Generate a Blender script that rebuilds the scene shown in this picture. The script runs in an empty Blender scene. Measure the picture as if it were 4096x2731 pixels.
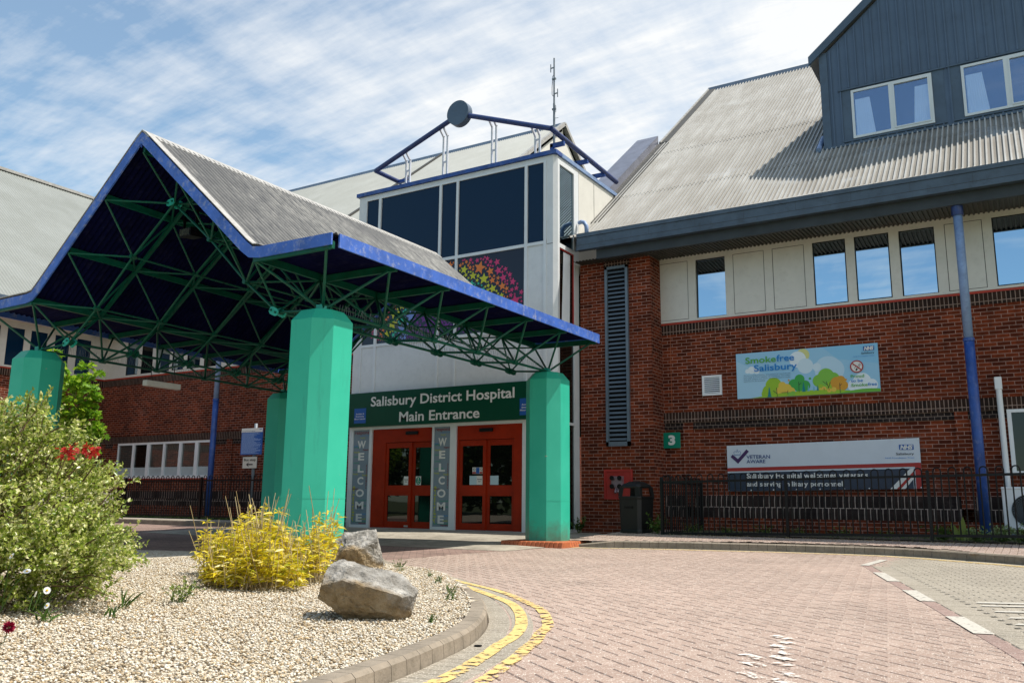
import bpy, bmesh, math, random
import numpy as np
from mathutils import Vector, Matrix, noise
R = math.radians
rnd = random.Random(7)
S = bpy.context.scene
COL = S.collection

# ------------------------------------------------------------------ camera
# world: X runs right along the hospital front, Y into the building, Z up
CAMZ = 0.57
cam = bpy.data.cameras.new('camera')
co = bpy.data.objects.new('camera', cam); COL.objects.link(co)
cam.sensor_width = 36.0; cam.sensor_fit = 'HORIZONTAL'
cam.lens = 36.0*3424.4/4096
cam.clip_start = 0.05; cam.clip_end = 2000
_yaw, _pit, _rol = R(31.38), R(10.58), R(.54)
_cy, _sy = math.cos(_yaw), math.sin(_yaw)
_cp, _sp, _cr, _sr = math.cos(_pit), math.sin(_pit), math.cos(_rol), math.sin(_rol)
def _w(v):      # camera-yaw frame -> world
    return Vector((v[0]*_cy - v[1]*_sy, v[0]*_sy + v[1]*_cy, v[2]))
_rt = Vector((_cr, -_sr*_sp, _sr*_cp)); _up = Vector((-_sr, -_cr*_sp, _cr*_cp)); _fw = Vector((0, _cp, _sp))
rt, up, fw = _w(_rt), _w(_up), _w(_fw)
m = Matrix((rt, up, -fw)).transposed().to_4x4(); m.translation = (0, 0, CAMZ)
co.matrix_world = m
S.camera = co

# ------------------------------------------------------------------ sky, sun, exposure
SUN = Vector((.441, .25, 1.0)).normalized()
SUN_EL = math.asin(SUN.z); SUN_AZ = math.atan2(SUN.x, SUN.y)      # azimuth from +Y towards +X
S.view_settings.view_transform = 'Standard'; S.view_settings.look = 'None'
S.view_settings.exposure = 0.36; S.view_settings.gamma = 1
w = bpy.data.worlds.new('World'); S.world = w; w.use_nodes = True
nt = w.node_tree; nt.nodes.clear()
N = nt.nodes.new; L = nt.links.new
out = N('ShaderNodeOutputWorld'); bg = N('ShaderNodeBackground'); L(bg.outputs[0], out.inputs[0])
sky = N('ShaderNodeTexSky'); sky.sky_type = 'NISHITA'; sky.sun_disc = False
sky.sun_elevation = SUN_EL; sky.sun_rotation = SUN_AZ
sky.air_density = 1.0; sky.dust_density = .5; sky.ozone_density = 1.0
bg.inputs[1].default_value = 0.13
# thin cloud veil: noise laid on a flat layer high above
tc = N('ShaderNodeTexCoord'); sep = N('ShaderNodeSeparateXYZ'); L(tc.outputs['Generated'], sep.inputs[0])
zz = N('ShaderNodeMath'); zz.operation = 'MAXIMUM'; zz.inputs[1].default_value = 0.04; L(sep.outputs[2], zz.inputs[0])
za = N('ShaderNodeMath'); za.operation = 'ADD'; za.inputs[1].default_value = 0.12; L(zz.outputs[0], za.inputs[0])
dx = N('ShaderNodeMath'); dx.operation = 'DIVIDE'; L(sep.outputs[0], dx.inputs[0]); L(za.outputs[0], dx.inputs[1])
dy = N('ShaderNodeMath'); dy.operation = 'DIVIDE'; L(sep.outputs[1], dy.inputs[0]); L(za.outputs[0], dy.inputs[1])
cmb = N('ShaderNodeCombineXYZ'); L(dx.outputs[0], cmb.inputs[0]); L(dy.outputs[0], cmb.inputs[1])
mp = N('ShaderNodeMapping'); mp.inputs['Rotation'].default_value = (0, 0, R(-28)); mp.inputs['Scale'].default_value = (1.0, .55, 1)
mp.inputs['Location'].default_value = (1.3, .4, 0)
L(cmb.outputs[0], mp.inputs[0])
n1 = N('ShaderNodeTexNoise'); n1.inputs['Scale'].default_value = 1.5; n1.inputs['Detail'].default_value = 10; n1.inputs['Roughness'].default_value = .62
n1.inputs['Distortion'].default_value = .35
L(mp.outputs[0], n1.inputs['Vector'])
n2 = N('ShaderNodeTexNoise'); n2.inputs['Scale'].default_value = .55; n2.inputs['Detail'].default_value = 4
L(mp.outputs[0], n2.inputs['Vector'])
mp3 = N('ShaderNodeMapping'); mp3.inputs['Rotation'].default_value = (0, 0, R(35)); mp3.inputs['Scale'].default_value = (2.2, 9, 1)
L(cmb.outputs[0], mp3.inputs[0])
n3 = N('ShaderNodeTexNoise'); n3.inputs['Scale'].default_value = 1.6; n3.inputs['Detail'].default_value = 9; n3.inputs['Roughness'].default_value = .6
L(mp3.outputs[0], n3.inputs['Vector'])
a1 = N('ShaderNodeMath'); a1.operation = 'MULTIPLY_ADD'; a1.inputs[1].default_value = .7; L(n2.outputs[0], a1.inputs[0]); L(n1.outputs[0], a1.inputs[2])
a2 = N('ShaderNodeMath'); a2.operation = 'MULTIPLY_ADD'; a2.inputs[1].default_value = .46; L(n3.outputs[0], a2.inputs[0]); L(a1.outputs[0], a2.inputs[2])
# the veil thickens towards the +X side of the sky
a3 = N('ShaderNodeMath'); a3.operation = 'MULTIPLY_ADD'; a3.inputs[1].default_value = .20; L(sep.outputs[0], a3.inputs[0]); L(a2.outputs[0], a3.inputs[2])
a4 = N('ShaderNodeMath'); a4.operation = 'MULTIPLY_ADD'; a4.inputs[1].default_value = .20; L(sep.outputs[1], a4.inputs[0]); L(a3.outputs[0], a4.inputs[2])  # veil thinned on the unseen -Y side to lower the fill on front walls
rp = N('ShaderNodeMapRange'); rp.inputs[1].default_value = .94; rp.inputs[2].default_value = 1.28; rp.inputs[3].default_value = .12; rp.inputs[4].default_value = 1.0
L(a4.outputs[0], rp.inputs[0])
mx = N('ShaderNodeMix'); mx.data_type = 'RGBA'
hu = N('ShaderNodeMix'); hu.data_type = 'RGBA'; hu.blend_type = 'MULTIPLY'; hu.inputs[0].default_value = 1; hu.inputs[7].default_value = (.86, 1.08, 1.06, 1); L(sky.outputs[0], hu.inputs[6])
L(rp.outputs[0], mx.inputs[0]); L(hu.outputs[2], mx.inputs[6]); mx.inputs[7].default_value = (5.9, 6.0, 6.05, 1)
L(mx.outputs[2], bg.inputs[0])

sl = bpy.data.lights.new('sun', 'SUN'); sl.energy = 5.0; sl.angle = R(.53); sl.color = (1, .945, .86)
so = bpy.data.objects.new('sun', sl); COL.objects.link(so)
so.rotation_euler = (-SUN).to_track_quat('-Z', 'Y').to_euler(); so.location = (10, 10, 30)

# ------------------------------------------------------------------ materials
def srgb(r, g, b):
    f = lambda c: (c/255/12.92 if c/255 <= .04045 else ((c/255+.055)/1.055)**2.4)
    return (f(r), f(g), f(b))
class NT:
    def __init__(s, name):
        s.m = bpy.data.materials.new(name); s.m.use_nodes = True
        s.t = s.m.node_tree; s.p = s.t.nodes['Principled BSDF']
    def n(s, typ, **kw):
        nd = s.t.nodes.new(typ)
        for k, v in kw.items():
            if k.startswith('i_'):
                nd.inputs[k[2:].replace('_', ' ')].default_value = v
            else: setattr(nd, k, v)
        return nd
    def l(s, a, b): s.t.links.new(a, b)
    def mixc(s, fac, a, b, mode='MIX'):
        x = s.t.nodes.new('ShaderNodeMix'); x.data_type = 'RGBA'; x.blend_type = mode
        for sock, v in ((x.inputs[0], fac), (x.inputs[6], a), (x.inputs[7], b)):
            if isinstance(v, bpy.types.NodeSocket): s.l(v, sock)
            elif isinstance(v, (int, float)): sock.default_value = v
            else: sock.default_value = (*v, 1)
        return x.outputs[2]
    def ramp(s, fac, pts):
        r = s.t.nodes.new('ShaderNodeValToRGB'); e = r.color_ramp.elements
        while len(e) < len(pts): e.new(.5)
        for i, (p, c) in enumerate(pts): e[i].position = p; e[i].color = (*c, 1)
        s.l(fac, r.inputs[0]); return r.outputs[0]
    def noise(s, scale, detail=4, rough=.55, vec=None, dist=0):
        x = s.n('ShaderNodeTexNoise'); x.inputs['Scale'].default_value = scale; x.inputs['Detail'].default_value = detail
        x.inputs['Roughness'].default_value = rough; x.inputs['Distortion'].default_value = dist
        if vec is None: vec = s.obj()
        s.l(vec, x.inputs['Vector']); return x.outputs[0]
    def obj(s):
        if not hasattr(s, '_tc'): s._tc = s.n('ShaderNodeTexCoord')
        return s._tc.outputs['Object']
    def uv(s):
        s.obj(); return s._tc.outputs['UV']
    def mapped(s, vec, scale=(1, 1, 1), rot=(0, 0, 0), loc=(0, 0, 0)):
        x = s.n('ShaderNodeMapping'); x.inputs['Scale'].default_value = scale; x.inputs['Rotation'].default_value = rot; x.inputs['Location'].default_value = loc
        s.l(vec, x.inputs[0]); return x.outputs[0]
    def rng(s, v, a, b, c, d):
        x = s.n('ShaderNodeMapRange')
        for i, q in enumerate((a, b, c, d)): x.inputs[i+1].default_value = q
        s.l(v, x.inputs[0]); return x.outputs[0]
    def bump(s, h, strength=.3, dist=.01):
        b = s.n('ShaderNodeBump'); b.inputs['Strength'].default_value = strength; b.inputs['Distance'].default_value = dist
        s.l(h, b.inputs['Height']); s.l(b.outputs[0], s.p.inputs['Normal']); return b
    def base(s, c):
        if isinstance(c, bpy.types.NodeSocket): s.l(c, s.p.inputs['Base Color'])
        else: s.p.inputs['Base Color'].default_value = (*c, 1)
    def set(s, rough=None, metal=None, spec=None):
        if rough is not None: s.p.inputs['Roughness'].default_value = rough
        if metal is not None: s.p.inputs['Metallic'].default_value = metal
        if spec is not None: s.p.inputs['Specular IOR Level'].default_value = spec
def sc(c, k): return tuple(x*k for x in c)
def paint(name, c, rough=.5, metal=0, var=.18, scale=3, fine=60, bump=.06, dirt=None, dirt_amt=.3, spec=.5):
    q = NT(name)
    n = q.noise(scale, 6, .6)
    col = q.mixc(q.rng(n, .3, .7, 0, 1), sc(c, 1-var), sc(c, 1+var))
    if dirt:
        d = q.noise(scale*2.7, 8, .7)
        col = q.mixc(q.rng(d, .52, .75, 0, dirt_amt), col, dirt)
    q.base(col); q.set(rough, metal, spec)
    q.bump(q.noise(fine, 3), bump, .005)
    return q.m
def flat(name, c, rough=.5, metal=0, spec=.4):
    q = NT(name); q.base(c); q.set(rough, metal, spec); return q.m

def brick(name, c1, c2, mortar, bw=.225, rh=.075, off=.5, ms=.009, rot=0, bstr=.6, slant=0):
    q = NT(name)
    v = q.uv()
    if rot: v = q.mapped(v, rot=(0, 0, rot))
    b = q.n('ShaderNodeTexBrick'); b.offset = off; b.squash = 1
    b.inputs['Scale'].default_value = 1; b.inputs['Brick Width'].default_value = bw; b.inputs['Row Height'].default_value = rh
    b.inputs['Mortar Size'].default_value = ms*.55; b.inputs['Mortar Smooth'].default_value = .1; b.inputs['Bias'].default_value = 0
    q.l(v, b.inputs['Vector'])
    b.inputs['Color1'].default_value = (*c1, 1); b.inputs['Color2'].default_value = (*c2, 1); b.inputs['Mortar'].default_value = (*mortar, 1)
    n = q.noise(9, 6, .6); n2 = q.noise(.9, 4)
    col = q.mixc(q.rng(n, .25, .75, 0, .5), b.outputs[0], (0.02, .012, .01), 'MULTIPLY')
    f = q.rng(n2, .3, .7, .72, 1.2)
    hs = q.n('ShaderNodeHueSaturation'); q.l(f, hs.inputs['Value']); q.l(b.outputs[0], hs.inputs['Color'])
    hs2 = q.n('ShaderNodeHueSaturation'); q.l(q.rng(n, .25, .75, .7, 1.3), hs2.inputs['Value']); q.l(hs.outputs[0], hs2.inputs['Color'])
    stk = q.noise(2.2, 6, .65, q.mapped(q.obj(), scale=(1.6, 1.6, .18)))
    c3 = q.mixc(q.rng(stk, .55, .75, 0, .45), hs2.outputs[0], (.018, .011, .009))
    blm = q.noise(1.3, 8, .7, q.mapped(q.obj(), loc=(7, 3, 1)))
    c3 = q.mixc(q.rng(blm, .62, .80, 0, .35), c3, (.40, .31, .27))
    q.base(c3); q.set(.88, 0, .12)
    inv = q.n('ShaderNodeMath', operation='SUBTRACT'); inv.inputs[0].default_value = 1; q.l(b.outputs['Fac'], inv.inputs[1])
    ad = q.n('ShaderNodeMath', operation='MULTIPLY_ADD'); ad.inputs[1].default_value = .25; q.l(q.noise(70, 4), ad.inputs[0]); q.l(inv.outputs[0], ad.inputs[2])
    q.bump(ad.outputs[0], bstr, .006)
    return q.m
def island(name, ramp, rough=.6, spec=.4, bumpn=None, trans=0):
    """colour differs from leaf to leaf / stone to stone"""
    q = NT(name); g = q.n('ShaderNodeNewGeometry')
    col = q.ramp(g.outputs['Random Per Island'], ramp)
    q.base(col); q.set(rough, 0, spec)
    if bumpn: q.bump(q.noise(bumpn, 4), .4, .003)
    if trans:
        tr = q.n('ShaderNodeBsdfTranslucent'); q.l(col, tr.inputs[0])
        mxs = q.n('ShaderNodeMixShader'); mxs.inputs[0].default_value = trans
        o = q.t.nodes['Material Output']
        q.l(q.p.outputs[0], mxs.inputs[1]); q.l(tr.outputs[0], mxs.inputs[2]); q.l(mxs.outputs[0], o.inputs[0])
    return q.m
M = {}
M['brick'] = brick('red_brick', (.205, .041, .015), (.068, .014, .007), (.36, .215, .17), ms=.0105)
M['brick_pier'] = M['brick']
M['soldier'] = brick('dark_soldier_brick', (.022, .015, .013), (.050, .026, .018), (.30, .21, .17), bw=.075, rh=.40, off=0, ms=.013)
M['header'] = brick('dark_header_brick', (.018, .013, .012), (.03, .02, .018), (.24, .18, .15), bw=.115, rh=.075, off=.5)
M['plinthbrick'] = brick('dark_plinth_brick', (.022, .016, .015), (.04, .026, .022), (.40, .31, .26), bw=.1125, rh=.5, off=.5, ms=.014)
M['panel'] = paint('cream_panel', (.62, .60, .55), .45, var=.05, dirt=(.35, .32, .27), dirt_amt=.25)
M['panelw'] = paint('pale_grey_cladding', (.66, .67, .67), .4, var=.05, dirt=(.35, .35, .34), dirt_amt=.2)
M['frame'] = paint('pale_aluminium_frame', (.68, .70, .71), .35, var=.05)
M['sidepanel'] = paint('cream_side_cladding', (.68, .66, .60), .45, var=.04, dirt=(.45, .42, .36), dirt_amt=.2)
M['joint'] = flat('dark_joint', (.05, .05, .05), .8)
M['red_sill'] = paint('red_sill', (.42, .035, .012), .5, var=.2)
M['bluegrey'] = paint('blue_grey_metal', (.070, .105, .155), .42, var=.2, scale=1.6, dirt=(.05, .06, .07), dirt_amt=.7)
M['gutter'] = paint('charcoal_gutter', (.058, .085, .12), .42, var=.25, scale=2.5, dirt=(.03, .035, .04), dirt_amt=.8)
M['eaves'] = paint('dark_eaves_metal', (.03, .038, .045), .6, var=.2)
M['dormer'] = paint('slate_blue_cladding', (.078, .118, .185), .42, var=.12, scale=1.2, dirt=(.055, .08, .12), dirt_amt=.5)
M['soffit'] = paint('grey_soffit', (.05, .047, .04), .6, var=.2)
M['louvre'] = paint('louvre_grey', (.12, .16, .20), .4, var=.1)
M['dark'] = flat('black_void', (.004, .004, .005), .8, 0, .1)
M['white'] = paint('white_plastic', (.78, .79, .80), .4, var=.04)
M['blue'] = paint('blue_paint', (.018, .066, .27), .42, var=.25, scale=4, dirt=(.30, .34, .48), dirt_amt=.35)
M['bluepale'] = paint('faded_blue_paint', (.19, .28, .46), .5, var=.2, scale=5, dirt=(.05, .06, .22), dirt_amt=.5)
M['bluedeep'] = paint('deep_blue_tube', (.018, .038, .14), .4, var=.3, scale=4, dirt=(.10, .09, .10), dirt_amt=.6)
M['bluefascia'] = paint('weathered_blue_fascia', (.045, .125, .47), .5, var=.25, scale=4, dirt=(.40, .42, .48), dirt_amt=.75)
M['paleblue'] = paint('pale_bracket', (.62, .64, .70), .5, var=.1, scale=9, dirt=(.2, .24, .45), dirt_amt=.5)
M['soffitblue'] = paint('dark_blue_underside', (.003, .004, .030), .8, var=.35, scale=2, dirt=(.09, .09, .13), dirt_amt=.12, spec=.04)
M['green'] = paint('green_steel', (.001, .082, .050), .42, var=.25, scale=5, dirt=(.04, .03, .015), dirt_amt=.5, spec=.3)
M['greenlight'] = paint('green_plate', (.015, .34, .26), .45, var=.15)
M['door'] = paint('red_door_paint', (.31, .018, .001), .45, var=.15, dirt=(.13, .010, .002), dirt_amt=.5, spec=.2)
M['black'] = paint('black_metal', (.004, .004, .005), .4, var=.2, spec=.25)
M['binblack'] = paint('black_plastic', (.003, .004, .0035), .55, var=.2)
M['signgreen'] = paint('sign_green', (.001, .058, .030), .3, var=.06, spec=.3)
M['textwhite'] = flat('lettering_white', (.72, .70, .66), .5)
M['nhsblue'] = flat('sign_blue', (.012, .095, .36), .4)
M['navy'] = paint('banner_navy', (.012, .022, .05), .4, var=.1)
M['bannerw'] = paint('banner_white', (.62, .66, .72), .5, var=.03)
M['bannerred'] = flat('banner_red', (.38, .025, .02), .5)
M['purple'] = flat('purple_tick', (.06, .02, .10), .5)
M['textnavy'] = flat('lettering_navy', (.015, .05, .20), .5)
M['textblack'] = flat('lettering_black', (.012, .012, .014), .5)
M['grey'] = paint('grey_pole', (.16, .19, .22), .45, var=.1)
M['steel'] = paint('galvanised', (.45, .46, .47), .4, .6, var=.1)
M['stonewhite'] = paint('cut_stone', (.36, .325, .275), .8, var=.15, scale=6, bump=.3, dirt=(.25, .22, .18), dirt_amt=.6)
M['tile'] = paint('terracotta_tile', (.42, .12, .045), .5, var=.2, scale=8)
M['soil'] = paint('soil', (.09, .07, .05), .9, var=.3, scale=9, bump=.5)
M['earth'] = paint('grass_verge', (.08, .10, .035), .9, var=.3, scale=6, bump=.5)

def corr(name, c, dirtc, amount, pale=None, rough=.5, stretch=(1, .12, 1), scale=3.0):
    q = NT(name)
    v = q.mapped(q.obj(), scale=stretch)
    d = q.noise(scale, 8, .65, v); e = q.noise(.7, 4, .6)
    col = q.mixc(q.rng(d, .35, .65, 0, amount), c, dirtc)
    col = q.mixc(q.rng(e, .40, .62, 0, amount*.7), col, dirtc)
    if pale:
        f = q.noise(1.1, 5, .6, q.mapped(q.obj(), loc=(4.2, 7, 3)))
        col = q.mixc(q.rng(f, .58, .66, 0, .8), col, pale)
    q.base(col); q.set(rough, .0, .4); q.bump(q.noise(90, 3), .06, .004)
    return q.m
M['roof'] = corr('weathered_roof_sheet', (.48, .48, .465), (.30, .285, .255), .7, stretch=(1, .1, .1), scale=5)
M['roofpan'] = corr('dirty_roof_pan', (.30, .28, .245), (.165, .145, .115), .85, pale=(.36, .37, .37), stretch=(1, .1, .1), scale=5)
M['roofpale'] = corr('pale_roof_sheet', (.27, .285, .27), (.20, .21, .19), .5, stretch=(.3, .3, .3))
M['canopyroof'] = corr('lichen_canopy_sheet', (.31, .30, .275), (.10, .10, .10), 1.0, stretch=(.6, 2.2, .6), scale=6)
M['canopyvalley'] = corr('dark_canopy_valley', (.02, .022, .035), (.13, .125, .115), .8, stretch=(.6, 2.2, .6), scale=6)  # sheet valleys get a darker colour than the crests
M['flash'] = paint('white_flashing', (.36, .35, .33), .5, var=.25, scale=7, dirt=(.16, .13, .10), dirt_amt=.7)

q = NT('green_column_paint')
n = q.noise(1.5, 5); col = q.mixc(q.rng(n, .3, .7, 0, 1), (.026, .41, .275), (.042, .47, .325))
sp = q.noise(7, 6, .7); col = q.mixc(q.rng(sp, .70, .72, 0, .8), col, (.42, .36, .28))
gm = q.n('ShaderNodeSeparateXYZ'); q.l(q.obj(), gm.inputs[0])
ft = q.n('ShaderNodeMath', operation='MULTIPLY_ADD'); ft.inputs[1].default_value = -.9; q.l(gm.outputs[2], ft.inputs[0]); q.l(q.noise(3.5, 7, .7), ft.inputs[2])
col = q.mixc(q.rng(ft.outputs[0], .28, .62, 0, .7), col, (.09, .13, .09))
sk = q.noise(2.4, 7, .7, q.mapped(q.obj(), scale=(3, 3, .35))); col = q.mixc(q.rng(sk, .58, .74, 0, .35), col, (.02, .17, .125))
ch = q.noise(11, 5, .6, q.mapped(q.obj(), loc=(2, 9, 4))); col = q.mixc(q.rng(ch, .735, .75, 0, .9), col, (.40, .36, .29))
q.base(col); q.set(.42, 0, .35); q.bump(q.noise(40, 3), .08, .004); M['column'] = q.m

# glass: dark rooms behind it, so the pane shows reflections
def glass(name, tint, refl=.10, rough=.015):
    q = NT(name); q.base(tint); q.set(rough, 0, .5); q.p.inputs['IOR'].default_value = 1.5
    q.p.inputs['Specular IOR Level'].default_value = refl*5
    q.bump(q.noise(1.3, 2), .05, .02)
    return q.m
M['glassnavy'] = glass('navy_tinted_glass', (.003, .020, .052), .045)
M['glassdark'] = glass('door_glass', (.004, .005, .004), .10)
M['glasslow'] = glass('smoky_glass', (.014, .018, .034), .07)
q = NT('mirror_coated_glass'); q.base((.44, .58, .70)); q.set(.015, 1.0); q.bump(q.noise(.9, 2), .03, .02); M['glassmirror'] = q.m
q = NT('half_mirror_glass'); q.base((.15, .22, .27)); q.set(.015, 1.0); q.bump(q.noise(.9, 2), .03, .02); M['glasshalf'] = q.m
# clear pane in front of curtains
q = NT('bedroom_glass'); g = q.n('ShaderNodeBsdfGlossy'); g.inputs['Roughness'].default_value = .02; g.inputs[0].default_value = (.62, .74, .95, 1)
t_ = q.n('ShaderNodeBsdfTransparent'); t_.inputs[0].default_value = (.93, .97, 1, 1)
mxs = q.n('ShaderNodeMixShader'); mxs.inputs[0].default_value = .24
q.l(t_.outputs[0], mxs.inputs[1]); q.l(g.outputs[0], mxs.inputs[2]); q.l(mxs.outputs[0], q.t.nodes['Material Output'].inputs[0]); M['glassclear'] = q.m
M['curtain'] = paint('white_curtain', (.86, .88, .92), .8, var=.05)
M['room'] = flat('dim_room', (.016, .04, .11), .9)

# paving
def stoneblock(name, ramp, speck):
    q = NT(name); g = q.n('ShaderNodeNewGeometry')
    col = q.ramp(g.outputs['Random Per Island'], ramp)
    big = q.noise(.5, 4); hs = q.n('ShaderNodeHueSaturation'); q.l(q.rng(big, .3, .7, .88, 1.12), hs.inputs['Value']); q.l(col, hs.inputs['Color'])
    v = q.n('ShaderNodeTexVoronoi'); v.inputs['Scale'].default_value = 190; q.l(q.obj(), v.inputs['Vector'])
    wn = q.n('ShaderNodeTexWhiteNoise'); q.l(v.outputs['Position'], wn.inputs['Vector'])
    col2 = q.mixc(q.rng(wn.outputs[0], .84, .90, 0, .75), hs.outputs[0], speck)
    col2 = q.mixc(q.rng(q.noise(120, 3), .45, .7, 0, .45), col2, sc(ramp[0][1], .55))
    st1 = q.noise(1.1, 7, .68); st2 = q.noise(.35, 3, .5, q.mapped(q.obj(), loc=(5, 2, 0)))
    col2 = q.mixc(q.rng(st1, .55, .72, 0, .30), col2, sc(ramp[0][1], .38)); col2 = q.mixc(q.rng(st2, .5, .68, 0, .12), col2, sc(ramp[0][1], .5))
    q.base(col2); q.set(.62, 0, .45); q.bump(q.noise(160, 4), .35, .004)
    return q.m
M['pink'] = stoneblock('pink_paving_block', [(0, (.30, .212, .168)), (.5, (.34, .242, .193)), (1, (.375, .272, .218))], (.68, .62, .55))
M['greyblock'] = stoneblock('buff_grey_paving_block', [(0, (.26, .226, .175)), (.5, (.29, .255, .198)), (1, (.32, .282, .222))], (.60, .54, .46))
M['redblock'] = stoneblock('red_edge_block', [(0, (.25, .165, .14)), (1, (.29, .195, .165))], (.5, .42, .36))
M['sand'] = paint('joint_sand', (.18, .14, .11), .95, var=.2, scale=20)
M['forecourt'] = brick('forecourt_paving', (.36, .325, .265), (.32, .29, .235), (.2, .175, .145), bw=.4, rh=.4, off=.5, ms=.006, bstr=.3)
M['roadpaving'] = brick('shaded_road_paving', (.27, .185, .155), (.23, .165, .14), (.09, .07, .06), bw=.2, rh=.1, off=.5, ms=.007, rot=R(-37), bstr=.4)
M['kerb'] = paint('concrete_kerb', (.235, .195, .148), .8, var=.22, scale=5, bump=.6, dirt=(.10, .085, .055), dirt_amt=.7)
M['asphalt'] = paint('asphalt', (.05, .05, .05), .9, var=.2, scale=10, bump=.4)
def worn(name, c, lo, hi):
    q = NT(name); q.base(q.mixc(q.rng(q.noise(40, 4), .3, .7, 0, .35), c, sc(c, .6))); q.set(.6)
    t = q.n('ShaderNodeBsdfTransparent'); x = q.n('ShaderNodeMixShader')
    q.l(q.rng(q.noise(16, 6, .65), lo, hi, 0, 1), x.inputs[0]); q.l(q.p.outputs[0], x.inputs[1]); q.l(t.outputs[0], x.inputs[2])
    q.l(x.outputs[0], q.t.nodes['Material Output'].inputs[0]); return q.m
M['yellow'] = worn('yellow_line_paint', (.66, .48, .18), .53, .64)
M['yellowworn'] = worn('worn_yellow_paint', (.68, .48, .18), .49, .56)
M['whiteline'] = worn('white_line_paint', (.50, .47, .41), .57, .66)
M['whiteworn'] = worn('worn_white_paint', (.70, .66, .60), .46, .52)
q = NT('gravel_bed'); v = q.n('ShaderNodeTexVoronoi'); v.inputs['Scale'].default_value = 55; q.l(q.obj(), v.inputs['Vector'])
hsv = q.n('ShaderNodeSeparateColor'); q.l(v.outputs['Color'], hsv.inputs[0])
q.base(q.ramp(hsv.outputs[0], [(0, (.26, .20, .13)), (.35, (.44, .37, .27)), (.7, (.56, .50, .40)), (1, (.66, .62, .54))])); q.set(.85, 0, .2)
iv = q.n('ShaderNodeMath', operation='SUBTRACT'); iv.inputs[0].default_value = 1; q.l(v.outputs['Distance'], iv.inputs[1]); q.bump(iv.outputs[0], .9, .012); M['gravelbed'] = q.m
M['gravel'] = island('gravel_stone', [(0, (.15, .11, .07)), (.15, (.36, .28, .18)), (.28, (.46, .34, .19)), (.45, (.54, .47, .36)), (.78, (.64, .58, .48)), (1, (.74, .70, .62))], .8, .25)

# rocks: grey lichen skin with ochre, broken patches
def rockmat(name, shift):
    q = NT(name); o = q.obj()
    g = q.noise(7, 10, .7); col = q.ramp(g, [(.30, (.07, .065, .055)), (.44, (.22, .205, .18)), (.58, (.40, .38, .345)), (.72, (.62, .60, .56))])
    oc = q.ramp(q.noise(9, 8, .65, q.mapped(o, loc=(3, 1, shift))), [(.3, (.09, .06, .03)), (.5, (.26, .18, .085)), (.75, (.40, .31, .19))])
    gm = q.n('ShaderNodeSeparateXYZ'); q.l(o, gm.inputs[0])
    ml = q.n('ShaderNodeMath', operation='MULTIPLY_ADD'); ml.inputs[1].default_value = -2.4; q.l(gm.outputs[2], ml.inputs[0]); q.l(q.noise(4, 5), ml.inputs[2])
    my = q.n('ShaderNodeMath', operation='MULTIPLY_ADD'); my.inputs[1].default_value = -1.3; q.l(gm.outputs[1], my.inputs[0]); q.l(ml.outputs[0], my.inputs[2])
    col = q.mixc(q.rng(my.outputs[0], .42, .62, 0, .85), col, oc)
    cr = q.noise(22, 8, .75); col = q.mixc(q.rng(cr, .62, .72, 0, .8), col, (.06, .055, .05))
    q.base(col); q.set(.9, 0, .2)
    h = q.n('ShaderNodeMath', operation='ADD'); q.l(q.noise(14, 10, .7), h.inputs[0]); q.l(q.noise(60, 6, .7), h.inputs[1]); q.bump(h.outputs[0], .9, .02)
    return q.m
M['rock'] = rockmat('limestone', 0); M['rock2'] = rockmat('limestone_boulder', 5)

# foliage
M['leafbush'] = island('variegated_leaf', [(0, (.10, .17, .015)), (.25, (.24, .33, .03)), (.55, (.44, .50, .10)), (.8, (.62, .62, .24)), (1, (.78, .76, .48))], .34, .5, trans=.38)
M['leafspray'] = island('young_spray_leaf', [(0, (.10, .16, .02)), (.6, (.20, .26, .04)), (1, (.36, .40, .12))], .45, .5, trans=.3)
M['leafmaple'] = island('maple_leaf', [(0, (.08, .20, .012)), (.5, (.20, .38, .02)), (.9, (.38, .54, .03)), (1, (.50, .60, .08))], .5, .4, trans=.5)
M['leafred'] = island('red_acer_leaf', [(0, (.30, .012, .012)), (1, (.55, .03, .02))], .5, .4, trans=.3)
M['leafbamboo'] = island('golden_bamboo_leaf', [(0, (.34, .36, .02)), (.2, (.56, .48, .015)), (.65, (.74, .58, .02)), (.88, (.80, .68, .12)), (1, (.84, .76, .36))], .4, .5, trans=.4)
M['cane'] = island('dry_cane', [(0, (.22, .15, .06)), (.6, (.40, .31, .16)), (1, (.5, .42, .26))], .6, .3)
M['weed'] = island('weed_leaf', [(0, (.03, .07, .012)), (.6, (.07, .14, .02)), (1, (.16, .24, .04))], .5, .4, trans=.3)
M['weedpale'] = island('bright_weed_leaf', [(0, (.10, .20, .04)), (.5, (.24, .34, .12)), (1, (.40, .46, .28))], .5, .4, trans=.3)
M['tree'] = island('dark_tree_leaf', [(0, (.025, .05, .012)), (.6, (.06, .10, .02)), (1, (.12, .16, .04))], .5, .4, trans=.3)
M['bark'] = paint('bark', (.09, .065, .045), .9, var=.3, scale=8, bump=.6)
M['twig'] = paint('twig', (.10, .055, .03), .8, var=.3)
M['petal'] = flat('white_petal', (.8, .8, .78), .6); M['pollen'] = flat('yellow_centre', (.65, .40, .02), .7); M['crimson'] = flat('crimson_flower', (.30, .005, .04), .6)

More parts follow.
